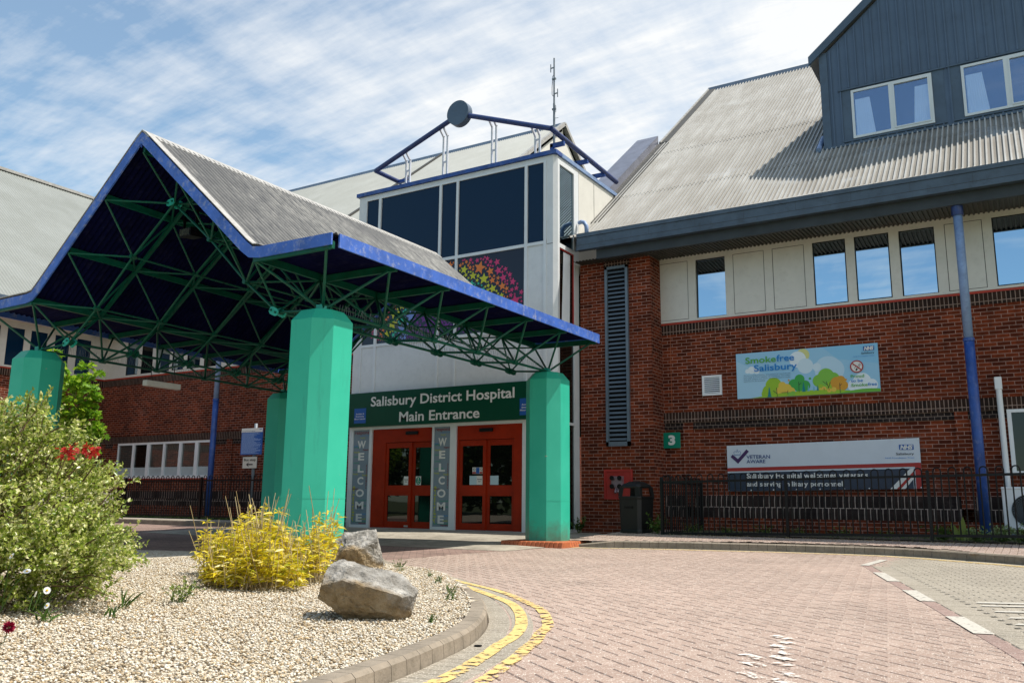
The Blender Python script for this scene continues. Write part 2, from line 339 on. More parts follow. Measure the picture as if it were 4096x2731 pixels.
# ------------------------------------------------------------------ mesh helpers
class MB:
    def __init__(s): s.v = []; s.f = []; s.mi = []; s.cur = 0
    def pts(s, ps): i = len(s.v); s.v.extend(tuple(p) for p in ps); return i
    def poly(s, ps): i = s.pts(ps); s.f.append(tuple(range(i, i+len(ps)))); s.mi.append(s.cur)
    def face(s, idx): s.f.append(tuple(idx)); s.mi.append(s.cur)
    def box(s, x0, x1, y0, y1, z0, z1):
        if x0 > x1: x0, x1 = x1, x0
        if y0 > y1: y0, y1 = y1, y0
        if z0 > z1: z0, z1 = z1, z0
        i = s.pts([(x0,y0,z0),(x1,y0,z0),(x1,y1,z0),(x0,y1,z0),(x0,y0,z1),(x1,y0,z1),(x1,y1,z1),(x0,y1,z1)])
        for q in ((0,3,2,1),(4,5,6,7),(0,1,5,4),(1,2,6,5),(2,3,7,6),(3,0,4,7)): s.face([i+k for k in q])
        return s
    def hexa(s, a, b):     # two quads (lower, upper) joined
        i = s.pts(list(a)+list(b))
        for q in ((0,3,2,1),(4,5,6,7),(0,1,5,4),(1,2,6,5),(2,3,7,6),(3,0,4,7)): s.face([i+k for k in q])
        return s
    def prism(s, poly, f0, f1):   # poly 2d points, f0/f1 map (u,v)->3d
        n = len(poly); i = s.pts([f0(u, v) for u, v in poly]); j = s.pts([f1(u, v) for u, v in poly])
        s.face(range(i+n-1, i-1, -1)); s.face(range(j, j+n))
        for k in range(n): s.face((i+k, i+(k+1) % n, j+(k+1) % n, j+k))
        return s
    def xz(s, poly, y0, y1):      # plate facing -Y (front at y0 < y1)
        return s.prism(poly, lambda u, v: (u, y1, v), lambda u, v: (u, y0, v))
    def tube(s, a, b, r, n=8, r2=None, cap=True):
        a = Vector(a); b = Vector(b); d = (b-a).normalized(); r2 = r if r2 is None else r2
        u = d.orthogonal().normalized(); w_ = d.cross(u)
        c = [(math.cos(2*math.pi*k/n), math.sin(2*math.pi*k/n)) for k in range(n)]
        i = s.pts([a+(u*x+w_*y)*r for x, y in c]); j = s.pts([b+(u*x+w_*y)*r2 for x, y in c])
        for k in range(n): s.face((i+k, i+(k+1) % n, j+(k+1) % n, j+k))
        if cap: s.face(range(i+n-1, i-1, -1)); s.face(range(j, j+n))
        return s
    def path(s, ps, r, n=8):
        ps = [Vector(p) for p in ps]; rings = []
        pu = None
        for k, p in enumerate(ps):
            d = (ps[min(k+1, len(ps)-1)]-ps[max(k-1, 0)]).normalized()
            if pu is None: u = d.orthogonal().normalized()
            else: u = (pu-d*pu.dot(d)).normalized()
            pu = u; w_ = d.cross(u); rr = r[k] if isinstance(r, (list, tuple)) else r
            rings.append(s.pts([p+(u*math.cos(2*math.pi*q/n)+w_*math.sin(2*math.pi*q/n))*rr for q in range(n)]))
        for i, j in zip(rings, rings[1:]):
            for k in range(n): s.face((i+k, i+(k+1) % n, j+(k+1) % n, j+k))
        s.face(range(rings[0]+n-1, rings[0]-1, -1)); s.face(range(rings[-1], rings[-1]+n))
        return s
    def bar(s, a, b, w_, h, upv=(0, 0, 1)):   # rectangular bar
        a = Vector(a); b = Vector(b); d = (b-a).normalized(); u = Vector(upv); x = d.cross(u).normalized()*w_/2; y = x.cross(d).normalized()*h/2
        return s.hexa([a-x-y, a+x-y, a+x+y, a-x+y], [b-x-y, b+x-y, b+x+y, b-x+y])
    def build(s, name, mats, parent=None, smooth=False, uv=True, bevel=0):
        me = bpy.data.meshes.new(name); me.from_pydata(s.v, [], s.f); me.update()
        if not isinstance(mats, (list, tuple)): mats = [mats]
        for q in mats: me.materials.append(q)
        if len(mats) > 1: me.polygons.foreach_set('material_index', s.mi)
        if uv:
            l = me.uv_layers.new(name='UVMap'); data = np.zeros(len(me.loops)*2, 'f')
            vs = s.v
            for p in me.polygons:
                nx, ny, nz = abs(p.normal.x), abs(p.normal.y), abs(p.normal.z)
                a, b = ((1, 2) if nx >= ny and nx >= nz else (0, 2) if ny >= nz else (0, 1))
                for li, vi in zip(p.loop_indices, p.vertices): data[2*li] = vs[vi][a]; data[2*li+1] = vs[vi][b]
            l.data.foreach_set('uv', data)
        if smooth: me.polygons.foreach_set('use_smooth', [True]*len(me.polygons))
        o = bpy.data.objects.new(name, me); COL.objects.link(o)
        adopt(o, parent)
        if bevel:
            b = o.modifiers.new('bevel', 'BEVEL'); b.width = bevel; b.segments = 2; b.limit_method = 'ANGLE'
        return o
def adopt(o, parent):
    if parent is not None:
        o.parent = parent
        o.matrix_parent_inverse = WM[parent.name].inverted() if parent.name in WM else Matrix()
WM = {}
def tag(o, label, cat, group=None, kind=None):
    if label: o['label'] = label
    if cat: o['category'] = cat
    if group: o['group'] = group
    if kind: o['kind'] = kind
    return o
def thing(name, loc, label, cat, group=None, rz=0):
    o = bpy.data.objects.new(name, None); COL.objects.link(o); o.empty_display_size = .2
    o.location = loc; o.rotation_euler = (0, 0, rz)
    WM[o.name] = Matrix.Translation(loc) @ Matrix.Rotation(rz, 4, 'Z')
    return tag(o, label, cat, group)
def structure(o): o['kind'] = 'structure'; return o
def local_thing(name, label, cat, group=None):     # thing whose parts are built round the origin
    o = bpy.data.objects.new(name, None); COL.objects.link(o); o.empty_display_size = .2
    return tag(o, label, cat, group)
def copy_thing(root, loc, rz=0, label=None):
    r = root.copy(); COL.objects.link(r); r.location = loc; r.rotation_euler = (0, 0, rz)
    if label: r['label'] = label
    for ch in list(root.children):
        c = ch.copy(); COL.objects.link(c); c.parent = r
        for g in ch.children:
            d = g.copy(); COL.objects.link(d); d.parent = c
    return r

def text(body, name, box, y, mat, parent, depth=.003, bold=0.0, rot=0, shear=0, face='-Y'):
    """lettering fitted to box (x0, x1, z0, z1) of its ink, standing proud of the plane Y = y"""
    cu = bpy.data.curves.new(name, 'FONT'); cu.body = body; cu.size = 1; cu.offset = bold; cu.shear = shear; cu.resolution_u = 3
    o = bpy.data.objects.new(name+'_tmp', cu); COL.objects.link(o)
    dg = bpy.context.evaluated_depsgraph_get(); me = bpy.data.meshes.new_from_object(o.evaluated_get(dg))
    bpy.data.objects.remove(o)
    v = np.array([p.co[:] for p in me.vertices]); fs = [tuple(p.vertices) for p in me.polygons]
    bpy.data.meshes.remove(me)
    u = v[:, :2].copy()
    if rot: u = np.stack([-u[:, 1], u[:, 0]], 1) if rot > 0 else np.stack([u[:, 1], -u[:, 0]], 1)
    lo, hi = u.min(0), u.max(0)
    x0, x1, z0, z1 = box        # upright: z0 = baseline, z1 = cap height
    if not rot: lo[1] = 0; hi[1] = .70
    X = x0+(u[:, 0]-lo[0])/(hi[0]-lo[0])*(x1-x0); Z = z0+(u[:, 1]-lo[1])/(hi[1]-lo[1])*(z1-z0)
    mb = MB(); n = len(X)
    mb.v = [(a, y-depth, b) for a, b in zip(X, Z)]; mb.f = fs; mb.mi = [0]*len(fs)
    return mb.build(name, mat, parent, uv=False)
def circle(cx, cz, r, n=32, rz=None): return [(cx+r*math.cos(2*math.pi*k/n), cz+(rz or r)*math.sin(2*math.pi*k/n)) for k in range(n)]
def rect(x0, x1, z0, z1): return [(x0, z0), (x1, z0), (x1, z1), (x0, z1)]
def star(cx, cz, r, a=0):
    return [(cx+(r if k % 2 == 0 else r*.45)*math.sin(a+math.pi*k/5), cz+(r if k % 2 == 0 else r*.45)*math.cos(a+math.pi*k/5)) for k in range(10)]
def plate(poly, y, name, mat, parent, t=.003):
    return MB().xz(poly, y-t, y).build(name, mat, parent, uv=False)

# ------------------------------------------------------------------ ground, road, kerbs
def rz(x, y):        # road level: rises gently to the doors and to the far left
    sm = lambda t: (lambda q: q*q*(3-2*q))(min(1, max(0, t)))
    z = -.2 + .10*sm((-9-x)/13)
    if -20 < x: z += .105*sm((y-11.5)/4.6)*sm((-6.9-x)/1.6)*sm((x+19)/3) if x < -6.9 else 0
    return min(z, -.09)
def sheet(name, mat, x0, x1, y0, y1, step, zf, keep=None):
    mb = MB(); nx = max(1, round((x1-x0)/step)); ny = max(1, round((y1-y0)/step))
    P = [[mb.pts([(x0+(x1-x0)*i/nx, y0+(y1-y0)*j/ny, zf(x0+(x1-x0)*i/nx, y0+(y1-y0)*j/ny))]) for j in range(ny+1)] for i in range(nx+1)]
    for i in range(nx):
        for j in range(ny):
            cx, cy = x0+(x1-x0)*(i+.5)/nx, y0+(y1-y0)*(j+.5)/ny
            if keep is None or keep(cx, cy): mb.face((P[i][j], P[i+1][j], P[i+1][j+1], P[i][j+1]))
    return mb.build(name, mat)
g = MB(); g.poly([(-600, -600, -.34), (600, -600, -.34), (600, 600, -.34), (-600, 600, -.34)])
structure(g.build('ground', M['earth']))
structure(sheet('road_base', M['sand'], -7.4, 3.0, -3.0, 15.2, .7, lambda x, y: -.212))
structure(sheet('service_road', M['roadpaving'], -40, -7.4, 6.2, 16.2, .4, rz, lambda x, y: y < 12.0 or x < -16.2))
structure(sheet('forecourt', M['forecourt'], -16.4, -7.3, 11.8, 17.4, .35, lambda x, y: rz(x, y)+.004))

def inpoly(p, poly):
    x, y = p; c = False; n = len(poly)
    for i in range(n):
        x1, y1 = poly[i]; x2, y2 = poly[(i+1) % n]
        if (y1 > y) != (y2 > y) and x < (x2-x1)*(y-y1)/(y2-y1)+x1: c = not c
    return c
def smooth(pts, n=6):     # Catmull-Rom
    o = []; P = [Vector((*p, 0)) for p in pts]
    for i in range(len(P)-1):
        a = P[max(i-1, 0)]; b = P[i]; c = P[i+1]; d = P[min(i+2, len(P)-1)]
        for k in range(n):
            t = k/n; q = .5*((2*b)+(c-a)*t+(2*a-5*b+4*c-d)*t*t+(3*b-a-3*c+d)*t**3); o.append((q.x, q.y))
    o.append(tuple(pts[-1])); return o
def offset(pts, d):
    o = []
    for i, p in enumerate(pts):
        a = Vector(pts[max(i-1, 0)]); b = Vector(pts[min(i+1, len(pts)-1)]); t = (b-a).normalized(); o.append((p[0]-t.y*d, p[1]+t.x*d))
    return o
def resample(pts, step):
    o = [Vector(pts[0])]; acc = 0
    for a, b in zip(pts, pts[1:]):
        a = Vector(a); b = Vector(b); l = (b-a).length; t = step-acc
        while t <= l: o.append(a+(b-a)*(t/l)); t += step
        acc = (acc+l) % step
    return [tuple(p) for p in o]
# island kerb, outer bottom edge, from the foreground round to behind the columns
ISL = smooth([(-2.25, 1.0), (-2.33, 2.2), (-2.465, 3.04), (-2.584, 3.55), (-2.733, 4.07), (-2.973, 4.59), (-3.293, 5.11), (-3.758, 5.71), (-4.38, 6.377), (-5.151, 7.042), (-5.823, 7.489), (-6.476, 7.95),
              (-7.0, 8.45), (-7.7, 8.62), (-8.6, 8.3), (-9.6, 7.75), (-10.8, 7.45), (-12.2, 7.6), (-13.1, 8.3), (-13.9, 8.65), (-15, 8.6), (-17, 8.3), (-22, 8.0)])
BAY = [(-2.03, 12.02), (-2.0, 14.4), (3.0, 14.4), (3.0, -3), (2.1, -3)]      # grey parking bay; edge runs (-2.03,12.02)->(2.1,-3)
bd = (Vector((2.1, -3))-Vector((-2.03, 12.02))).normalized(); bn = Vector((-bd.y, bd.x))      # bn points into the bay
KERB = smooth([(-7.25, 13.75), (-6.7, 13.8), (-6.2, 14.02), (-5.5, 14.3), (-4.6, 14.5), (-3.6, 14.72), (-2.4, 14.78), (-1.7, 14.6), (-1.1, 14.2), (-.27, 13.57), (.6, 12.7), (1.6, 11.5)])
def arcside(p):      # signed distance to the island kerb line, positive on the road side
    best = 9; sgn = 1
    for a, b in zip(ISLc, ISLc[1:]):
        ax, ay = a; ex, ey = b[0]-ax, b[1]-ay; t = max(0, min(1, ((p[0]-ax)*ex+(p[1]-ay)*ey)/(ex*ex+ey*ey)))
        dx_, dy_ = p[0]-ax-ex*t, p[1]-ay-ey*t; d = math.hypot(dx_, dy_)
        if d < best: best = d; sgn = -1 if ex*dy_-ey*dx_ > 0 else 1
    return best*sgn
ISLc = ISL[::3]
def block(mb, c, d, l, w_, z, mi=0, gap=.006, h=.007):
    """one paving block: flat top with chamfered edges"""
    d = Vector(d); n = Vector((-d.y, d.x)); c = Vector(c); gap = .0045; l = l/2-gap/2; w_ = w_/2-gap/2; mb.cur = mi
    o = [c+d*(l*a)+n*(w_*b) for a, b in ((-1, -1), (1, -1), (1, 1), (-1, 1))]; t = [c+d*((l-.006)*a)+n*((w_-.006)*b) for a, b in ((-1, -1), (1, -1), (1, 1), (-1, 1))]
    j = rnd.uniform(-.0006, .0006)
    i = mb.pts([(p.x, p.y, z-h) for p in o]+[(p.x, p.y, z+j) for p in t])
    mb.face((i+4, i+5, i+6, i+7))
    for k in range(4): mb.face((i+k, i+(k+1) % 4, i+4+(k+1) % 4, i+4+k))
GUT = .30           # width of the grey channel beside the island kerb
mb = MB()
ha = R(-37); hd = Vector((math.cos(ha), math.sin(ha))); hn = Vector((-hd.y, hd.x))
kp = [(x, y-.02) for x, y in KERB]
def kerb_y(x):
    for a, b in zip(KERB, KERB[1:]):
        if a[0] <= x <= b[0]: return a[1]+(b[1]-a[1])*(x-a[0])/(b[0]-a[0])
    return KERB[0][1] if x < KERB[0][0] else KERB[-1][1]
for i in range(-160, 160):
    for j in range(-160, 160):
        # 90-degree herringbone: blocks 0.2 x 0.1 on a 0.1 lattice
        k = (i-j) % 4
        if k == 0: c = hd*(.1*i+.1)+hn*(.1*j+.05); d = hd
        elif k == 3: c = hd*(.1*i+.05)+hn*(.1*j+.1); d = hn      # starts one row below
        else: continue
        c = c+Vector((-3.2, 8.2))
        if not (-7.45 < c.x < 2.6 and .9 < c.y < 14.9): continue
        if c.y > kerb_y(c.x)-.10: continue
        if (c-Vector((-2.03, 12.02))).dot(bn) > .07 and (c.y < 12.1 or c.x > -1.7): continue
        if c.x < -2.0 and c.y < 9.5 and arcside(c) < GUT-.17: continue
        block(mb, c, d, .2, .1, -.2)
structure(mb.build('road', M['pink'], uv=False))
mb = MB()      # bay: running bond along its edge, behind a two-block border
for r_ in range(2, 60):
    for k in range(-5, 130):
        c = Vector((-2.03, 12.02))+bn*(.12+.2*r_+ .0)+bd*(.1*k+(.05 if r_ % 2 else 0)-.6)
        c = Vector((-2.03, 12.02))+bn*(.12+.2*(r_-2)+.22+(.1 if k % 2 else 0))+bd*(.1*k-2.2)
        if c.x > 2.7 or c.y < .9 or (c.y > 12.0 and c.x < -1.86) or c.y > min(kerb_y(c.x)-.17, 14.2): continue
        block(mb, c, bn, .2, .1, -.199)
for k in range(0, 160):
    c = Vector((-2.03, 12.02))+bd*(.1*k+.05)
    if c.y > .9: block(mb, c+bn*.21, bn, .2, .1, -.198)
structure(mb.build('parking_bay', M['greyblock'], uv=False))
mb = MB()
for k in range(0, 56):
    c = Vector((-2.03, 12.02))+bd*(.2*k+.1)+bn*.05
    block(mb, c, bd, .2, .115, -.197)
for k in range(0, 8):
    block(mb, Vector((-2.02, 12.1))+Vector((.01, .2*k+.1)), (0.04, 1), .2, .11, -.197)
structure(mb.build('bay_edging', M['redblock'], uv=False))
# channel of radial grey blocks beside the island kerb, and beside the far kerb
mb = MB()
mid = resample(offset(ISL[:75], -(GUT*.25)), .1); mid2 = resample(offset(ISL[:75], -(GUT*.75)), .1)
for line in (mid, mid2):
    for a, b in zip(line, line[1:]):
        if a[1] < .95 or a[1] > 8.3: continue
        d = (Vector(b)-Vector(a)).normalized()
        block(mb, (Vector(a)+Vector(b))/2, (-d.y, d.x), GUT*.5, .102, -.198)
line = resample(offset(KERB, -.09), .2)
for a, b in zip(line, line[1:]):
    d = (Vector(b)-Vector(a)).normalized(); block(mb, (Vector(a)+Vector(b))/2, d, .2, .16, -.1975)
structure(mb.build('channel', M['greyblock'], uv=False))

def kerbline(name, line, inner, ztop, zbot, width, label=None, taper=0):
    """kerb stones 0.3 m long with fine joints; inner = +1 if the kerb body lies left of the line"""
    mb = MB(); st = resample(line, .15); ob = offset(st, inner*width)
    for i in range(len(st)-1):
        a, b = Vector(st[i]), Vector(st[i+1]); c, d = Vector(ob[i]), Vector(ob[i+1]); g_ = (b-a)*.014; e = (d-c)*.014
        zt = ztop if not callable(ztop) else ztop(i*.15)
        zt2 = zt if not callable(ztop) else ztop(i*.15+.15)
        a1, b1, c1, d1 = a+g_, b-g_, c+e, d-e
        # battered face with a rounded nose
        na = (c-a).normalized()*.02
        lo = [(a1.x, a1.y, zbot), (b1.x, b1.y, zbot), (d1.x, d1.y, zbot), (c1.x, c1.y, zbot)]
        md = [(a1.x+na.x*.4, a1.y+na.y*.4, zt-.018), (b1.x+na.x*.4, b1.y+na.y*.4, zt2-.018), (d1.x, d1.y, zt2-.018), (c1.x, c1.y, zt-.018)]
        hi = [(a1.x+na.x*1.4, a1.y+na.y*1.4, zt), (b1.x+na.x*1.4, b1.y+na.y*1.4, zt2), (d1.x, d1.y, zt2), (c1.x, c1.y, zt)]
        i0 = mb.pts(lo+md+hi)
        for o_ in (0, 4):
            for k in range(4): mb.face((i0+o_+k, i0+o_+(k+1) % 4, i0+o_+4+(k+1) % 4, i0+o_+4+k))
        mb.face((i0+8, i0+9, i0+10, i0+11))
    return structure(mb.build(name, M['kerb']))
kerbline('island_kerb', ISL, 1, -.118, -.24, .115)
kerbline('pavement_kerb', KERB, 1, lambda s: -.08 if s > .9 else -.175+.095*s/.9, -.24, .125)
kerbline('far_kerb', [(-40, 14.75), (-14.9, 14.75)], 1, .02, -.3, .125)
# right pavement of pink blocks between kerb and fence, rising a little to the wall
ptop = lambda x, y: -.082+.075*max(0, min(1, (y-14.2)/2.2))
mb = MB(); kin = offset(KERB, .125)
def kin_y(x):
    for a, b in zip(kin, kin[1:]):
        if a[0] <= x <= b[0]: return a[1]+(b[1]-a[1])*(x-a[0])/(b[0]-a[0])
    return kin[0][1] if x < kin[0][0] else kin[-1][1]
for j in range(0, 60):
    for k in range(0, 130):
        x = -7.3+.1*k; y = 12.0+.2*j+(.1 if k % 2 else 0)
        if y-.1 < kin_y(x)+.0 or y > 18.2 or x > 3 or (x > -6.25 and y > 16.2): continue
        if x < -7.15 and y < 14.6: continue
        block(mb, (x, y), (0, 1), .2, .1, ptop(x, y))
structure(mb.build('pavement', M['pink'], uv=False))
mb = MB()
for (a, b), (c, d) in zip(zip(kin, kin[1:]), zip(offset(KERB, .26), offset(KERB, .26)[1:])):
    mb.poly([(a[0], a[1], -.09), (b[0], b[1], -.09), (d[0], d[1], -.088), (c[0], c[1], -.088)])
structure(mb.build('pavement_edge', M['pink'], uv=False))
structure(sheet('pavement_base', M['sand'], -7.35, 3, 14.0, 18.3, .5, lambda x, y: ptop(x, y)-.012, lambda x, y: y > kin_y(x)+.1))
structure(sheet('planting_strip', M['soil'], -6.3, 3, 15.98, 18.3, .5, lambda x, y: .0))
structure(sheet('far_pavement', M['forecourt'], -40, -14.85, 14.87, 15.85, .5, lambda x, y: .02))
structure(sheet('far_verge', M['earth'], -40, -14.85, 15.85, 18.4, .5, lambda x, y: .03))

# painted lines
def strip(name, pts, w_, mat, z=-.1935, step=None):
    mb = MB(); a = offset(pts, w_/2); b = offset(pts, -w_/2)
    for i in range(len(pts)-1):
        mb.poly([(a[i][0], a[i][1], z), (b[i][0], b[i][1], z), (b[i+1][0], b[i+1][1], z), (a[i+1][0], a[i+1][1], z)])
    return structure(mb.build(name, mat, uv=False))
inner = smooth([(-4.6, 6.75), (-4.445, 6.614), (-3.939, 6.184), (-3.54, 5.821), (-3.229, 5.425), (-2.953, 4.993), (-2.778, 4.669), (-2.652, 4.365), (-2.585, 4.132), (-2.509, 3.929), (-2.42, 3.65)])
strip('yellow_line', inner, .080, M['yellow'])
inner2 = smooth([(-2.42, 3.65), (-2.36, 3.45), (-2.30, 3.2), (-2.24, 2.8), (-2.2, 2.3), (-2.17, 1.8), (-2.1, 1.0)])
strip('yellow_line_worn', inner2, .085, M['yellowworn'])
outer = smooth([(-6.2, 7.92), (-5.937, 7.742), (-5.348, 7.398), (-4.719, 6.963), (-4.233, 6.643), (-3.849, 6.329)])
strip('outer_yellow_line', outer, .07, M['yellow'])
outer2 = smooth([(-3.849, 6.329), (-3.425, 5.905), (-3.208, 5.677), (-3.039, 5.449), (-2.814, 5.091), (-2.704, 4.892), (-2.62, 4.657), (-2.49, 4.369), (-2.41, 4.122), (-2.319, 3.883), (-2.266, 3.701), (-2.193, 3.48), (-2.12, 3.2), (-2.06, 2.8), (-2.02, 2.2), (-1.98, 1.2)])
strip('outer_yellow_line_worn', outer2, .075, M['yellowworn'])
strip('far_yellow_line', offset(KERB, -.27), .085, M['yellow']); strip('far_yellow_line_second', offset(KERB, -.40)[14:], .045, M['yellowworn'])
def quadpaint(mb, pts, z=-.1925): mb.poly([(*p, z) for p in pts])
mb = MB()
for s0, s1 in ((1.15, 2.35), (3.3, 4.25), (5.25, 6.1), (7.1, 7.9)):
    a = Vector((-2.03, 12.02))+bd*s0; b = Vector((-2.03, 12.02))+bd*s1
    quadpaint(mb, [a-bn*.01, b-bn*.01, b+bn*.11, a+bn*.11])
quadpaint(mb, [(-2.07, 12.06), (-1.96, 12.06), (-1.93, 13.5), (-2.04, 13.5)])
structure(mb.build('bay_dashes', M['whiteline'], uv=False))
mb = MB()      # ends of the tall letters painted in the bay
for y0, y1, x0 in ((8.02, 8.14, -.52), (7.80, 7.90, -.48), (7.44, 7.54, -.37), (7.08, 7.17, -.27), (6.72, 6.82, -.22)):
    quadpaint(mb, [(x0, y0-.0), (x0+.02, y1), (x0+1.3, y1+.55), (x0+1.3, y0+.55)])
structure(mb.build('bay_letters', M['whiteline'], uv=False))
mb = MB()
for x, y in ((-1.37, 5.30), (-1.31, 5.13), (-1.29, 4.95), (-1.24, 4.78), (-1.19, 4.60), (-1.12, 4.42), (-1.33, 4.56), (-1.27, 4.36), (-1.07, 4.20), (-1.03, 4.0), (-1.2, 4.08), (-1.0, 3.85)):
    d = hd*.075; n_ = hn*.035; c = Vector((x, y)); quadpaint(mb, [c-d-n_, c+d-n_, c+d+n_, c-d+n_])
structure(mb.build('worn_white_marks', M['whiteworn'], uv=False))
mb = MB(); mb.xz(circle(0, 0, .022, 16), 0, .003); mb.v = [(-2.66+x, 4.04+z, -.1945+y) for x, y, z in mb.v]
structure(mb.build('road_stud_hole', M['dark'], uv=False))

# gravel island: bed, then loose stones
isl_poly = [p for p in offset(ISL, .12)]+[(-30, 8.0), (-30, -3), (-2.1, -3)]
gz = lambda x, y: -.136+.055*min(1, max(0, (-2.7-x)/1.8))*min(1, max(0, (8.2-y)/1.5))+.012*math.sin(x*1.3+1)*math.sin(y*1.1)
structure(sheet('gravel_bed', M['gravelbed'], -24, -2.0, -1.5, 8.6, .12, gz, lambda x, y: inpoly((x, y), isl_poly)))
def stones(name, n, sampler, mat, smin, smax, zf):
    rs = np.random.RandomState(5); P = sampler(rs, n); n = len(P)
    base = np.array([(1,0,0),(-1,0,0),(0,1,0),(0,-1,0),(0,0,1),(0,0,-1),(.62,.62,.3),(-.62,.62,.3),(-.62,-.62,.3),(.62,-.62,.3)], 'f')
    base = base[:6]
    F = np.array([(0,2,4),(2,1,4),(1,3,4),(3,0,4),(2,0,5),(1,2,5),(3,1,5),(0,3,5)])
    s_ = rs.uniform(smin, smax, (n, 1))*np.stack([rs.uniform(.8, 1.5, n), rs.uniform(.7, 1.1, n), rs.uniform(.4, .75, n)], 1)
    a = rs.uniform(0, 6.28, n); b = rs.uniform(-.5, .5, n)
    v = base[None]*s_[:, None, :]*rs.uniform(.75, 1.2, (n, 6, 1))
    x = v[..., 0]*np.cos(a)[:, None]-v[..., 1]*np.sin(a)[:, None]; y = v[..., 0]*np.sin(a)[:, None]+v[..., 1]*np.cos(a)[:, None]
    z = v[..., 2]+x*b[:, None]
    zz_ = np.array([zf(p[0], p[1]) for p in P])+rs.uniform(-.002, .012, n)
    V = np.stack([x+P[:, :1], y+P[:, 1:2], z+zz_[:, None]], -1).reshape(-1, 3)
    FF = (F[None]+(np.arange(n)*6)[:, None, None]).reshape(-1, 3)
    me = bpy.data.meshes.new(name)
    me.vertices.add(len(V)); me.vertices.foreach_set('co', V.ravel()); me.loops.add(FF.size); me.loops.foreach_set('vertex_index', FF.ravel())
    me.polygons.add(len(FF)); me.polygons.foreach_set('loop_start', np.arange(0, FF.size, 3)); me.polygons.foreach_set('loop_total', np.full(len(FF), 3))
    me.update(); me.validate(); me.materials.append(mat)
    o = bpy.data.objects.new(name, me); COL.objects.link(o); return o
def near_gravel(rs, n):
    P = np.stack([rs.uniform(-8.3, -2.2, n), rs.uniform(1.2, 7.6, n)], 1)
    d = P[:, 0]*fw.x+P[:, 1]*fw.y; lat = P[:, 0]*rt.x+P[:, 1]*rt.y
    dens = np.clip(5.0/np.maximum(d, .5), .35, 1)**1.3
    ok = (d > 2.2) & (np.abs(lat) < .62*d+.2) & (rs.uniform(0, 1, n) < dens)
    P = P[ok]; return np.array([p for p in P if inpoly(p, isl_poly)])
tag(stones('gravel', 190000, near_gravel, M['gravel'], .0040, .0108, gz), 'pale cream gravel stones spread loose over the planted island', 'gravel', kind='stuff')

# ------------------------------------------------------------------ right wing of the hospital
WY = 18.25          # brick face
def corrugated(name, mat, parent, u0, u1, pitch, prof, path, axis, valley=None):
    """corrugated sheet; ribs follow path [(p,z)...], profile repeats along axis ('x': ribs spaced in X, path in Y-Z; 'y': spaced in Y, path in X-Z)"""
    mb = MB(); us = []; n = int((u1-u0)/pitch)
    for k in range(n):
        for t, h in prof: us.append((u0+(k+t)*pitch, h))
    us.append((u0+n*pitch, prof[0][1]))
    nrm = []
    for i in range(len(path)):
        a = Vector(path[max(i-1, 0)]); b = Vector(path[min(i+1, len(path)-1)]); d = (b-a).normalized(); nn = Vector((-d.y, d.x)); nrm.append(nn if nn.y > 0 else -nn)
    rows = []
    for (p, z), nn in zip(path, nrm):
        rows.append(mb.pts([((u, p+nn.x*h, z+nn.y*h) if axis == 'x' else (p+nn.x*h, u, z+nn.y*h)) for u, h in us]))
    for a, b in zip(rows, rows[1:]):
        for k in range(len(us)-1):
            mb.cur = 1 if valley and max(us[k][1], us[k+1][1]) < .62*max(h for _, h in prof) else 0
            mb.face((a+k, a+k+1, b+k+1, b+k))
    return mb.build(name, [mat, valley] if valley else mat, parent, uv=False)
RIB = [(0, 0), (.52, 0), (.60, .040), (.84, .040), (.92, 0)]
RIBS = [(0, 0), (.12, .004), (.25, .012), (.38, .026), (.5, .032), (.62, .026), (.75, .012), (.88, .004)]
wing = thing('hospital_wing', (-3, 18.25, 0), 'red brick wing with grey corrugated roof and slate blue dormer right of the entrance', 'building')
roofz = lambda y: 6.88+.794*(y-17.75)
mb = MB()
mb.box(-7.15, -6.66, WY+.05, WY+.4, .73, 2.33); mb.box(-6.43, -1.27, WY+.05, WY+.4, .73, 2.33); mb.box(-1.04, -.40, WY+.05, WY+.4, .73, 2.33); mb.box(-.40, 3.0, WY+.05, WY+.4, -.3, 1.13)
for a, b in ((-6.66, -6.43), (-1.27, -1.04)): mb.box(a, b, WY, WY+.4, .5, 2.33)
mb.box(-7.15, 3.0, WY, WY+.4, 2.56, 4.335)
mb.box(-7.15, -.40, WY-.02, WY+.4, -.3, .275)
mb.build('brick_wall', M['brick'], wing)
mb = MB(); mb.box(-7.15, 3.0, WY-.012, WY+.4, 2.33, 2.56); mb.box(-7.15, 3.0, WY-.012, WY+.4, 4.335, 4.56)
mb.build('soldier_course', M['soldier'], wing)
mb = MB()
for a, b in ((-7.15, -6.66), (-6.43, -1.27), (-1.04, -.40)): mb.box(a, b, WY+.022, WY+.4, 2.18, 2.33)
mb.build('header_course', M['header'], wing)
mb = MB()
for a, b in ((-7.15, -6.663), (-6.427, -1.273), (-1.037, -.40)):
    mb.box(a, b, WY-.02, WY+.4, .277, .40); mb.hexa([(a, WY-.02, .40), (b, WY-.02, .40), (b, WY+.4, .40), (a, WY+.4, .40)], [(a, WY+.012, .505), (b, WY+.012, .505), (b, WY+.4, .505), (a, WY+.4, .505)])
    mb.box(a, b, WY+.012, WY+.4, .505, .63); mb.hexa([(a, WY+.012, .63), (b, WY+.012, .63), (b, WY+.4, .63), (a, WY+.4, .63)], [(a, WY+.048, .735), (b, WY+.048, .735), (b, WY+.4, .735), (a, WY+.4, .735)])
mb.build('plinth_course', M['plinthbrick'], wing)
MB().box(-7.15, 3.0, WY-.03, WY+.1, 4.562, 4.605).build('red_sill', M['red_sill'], wing)
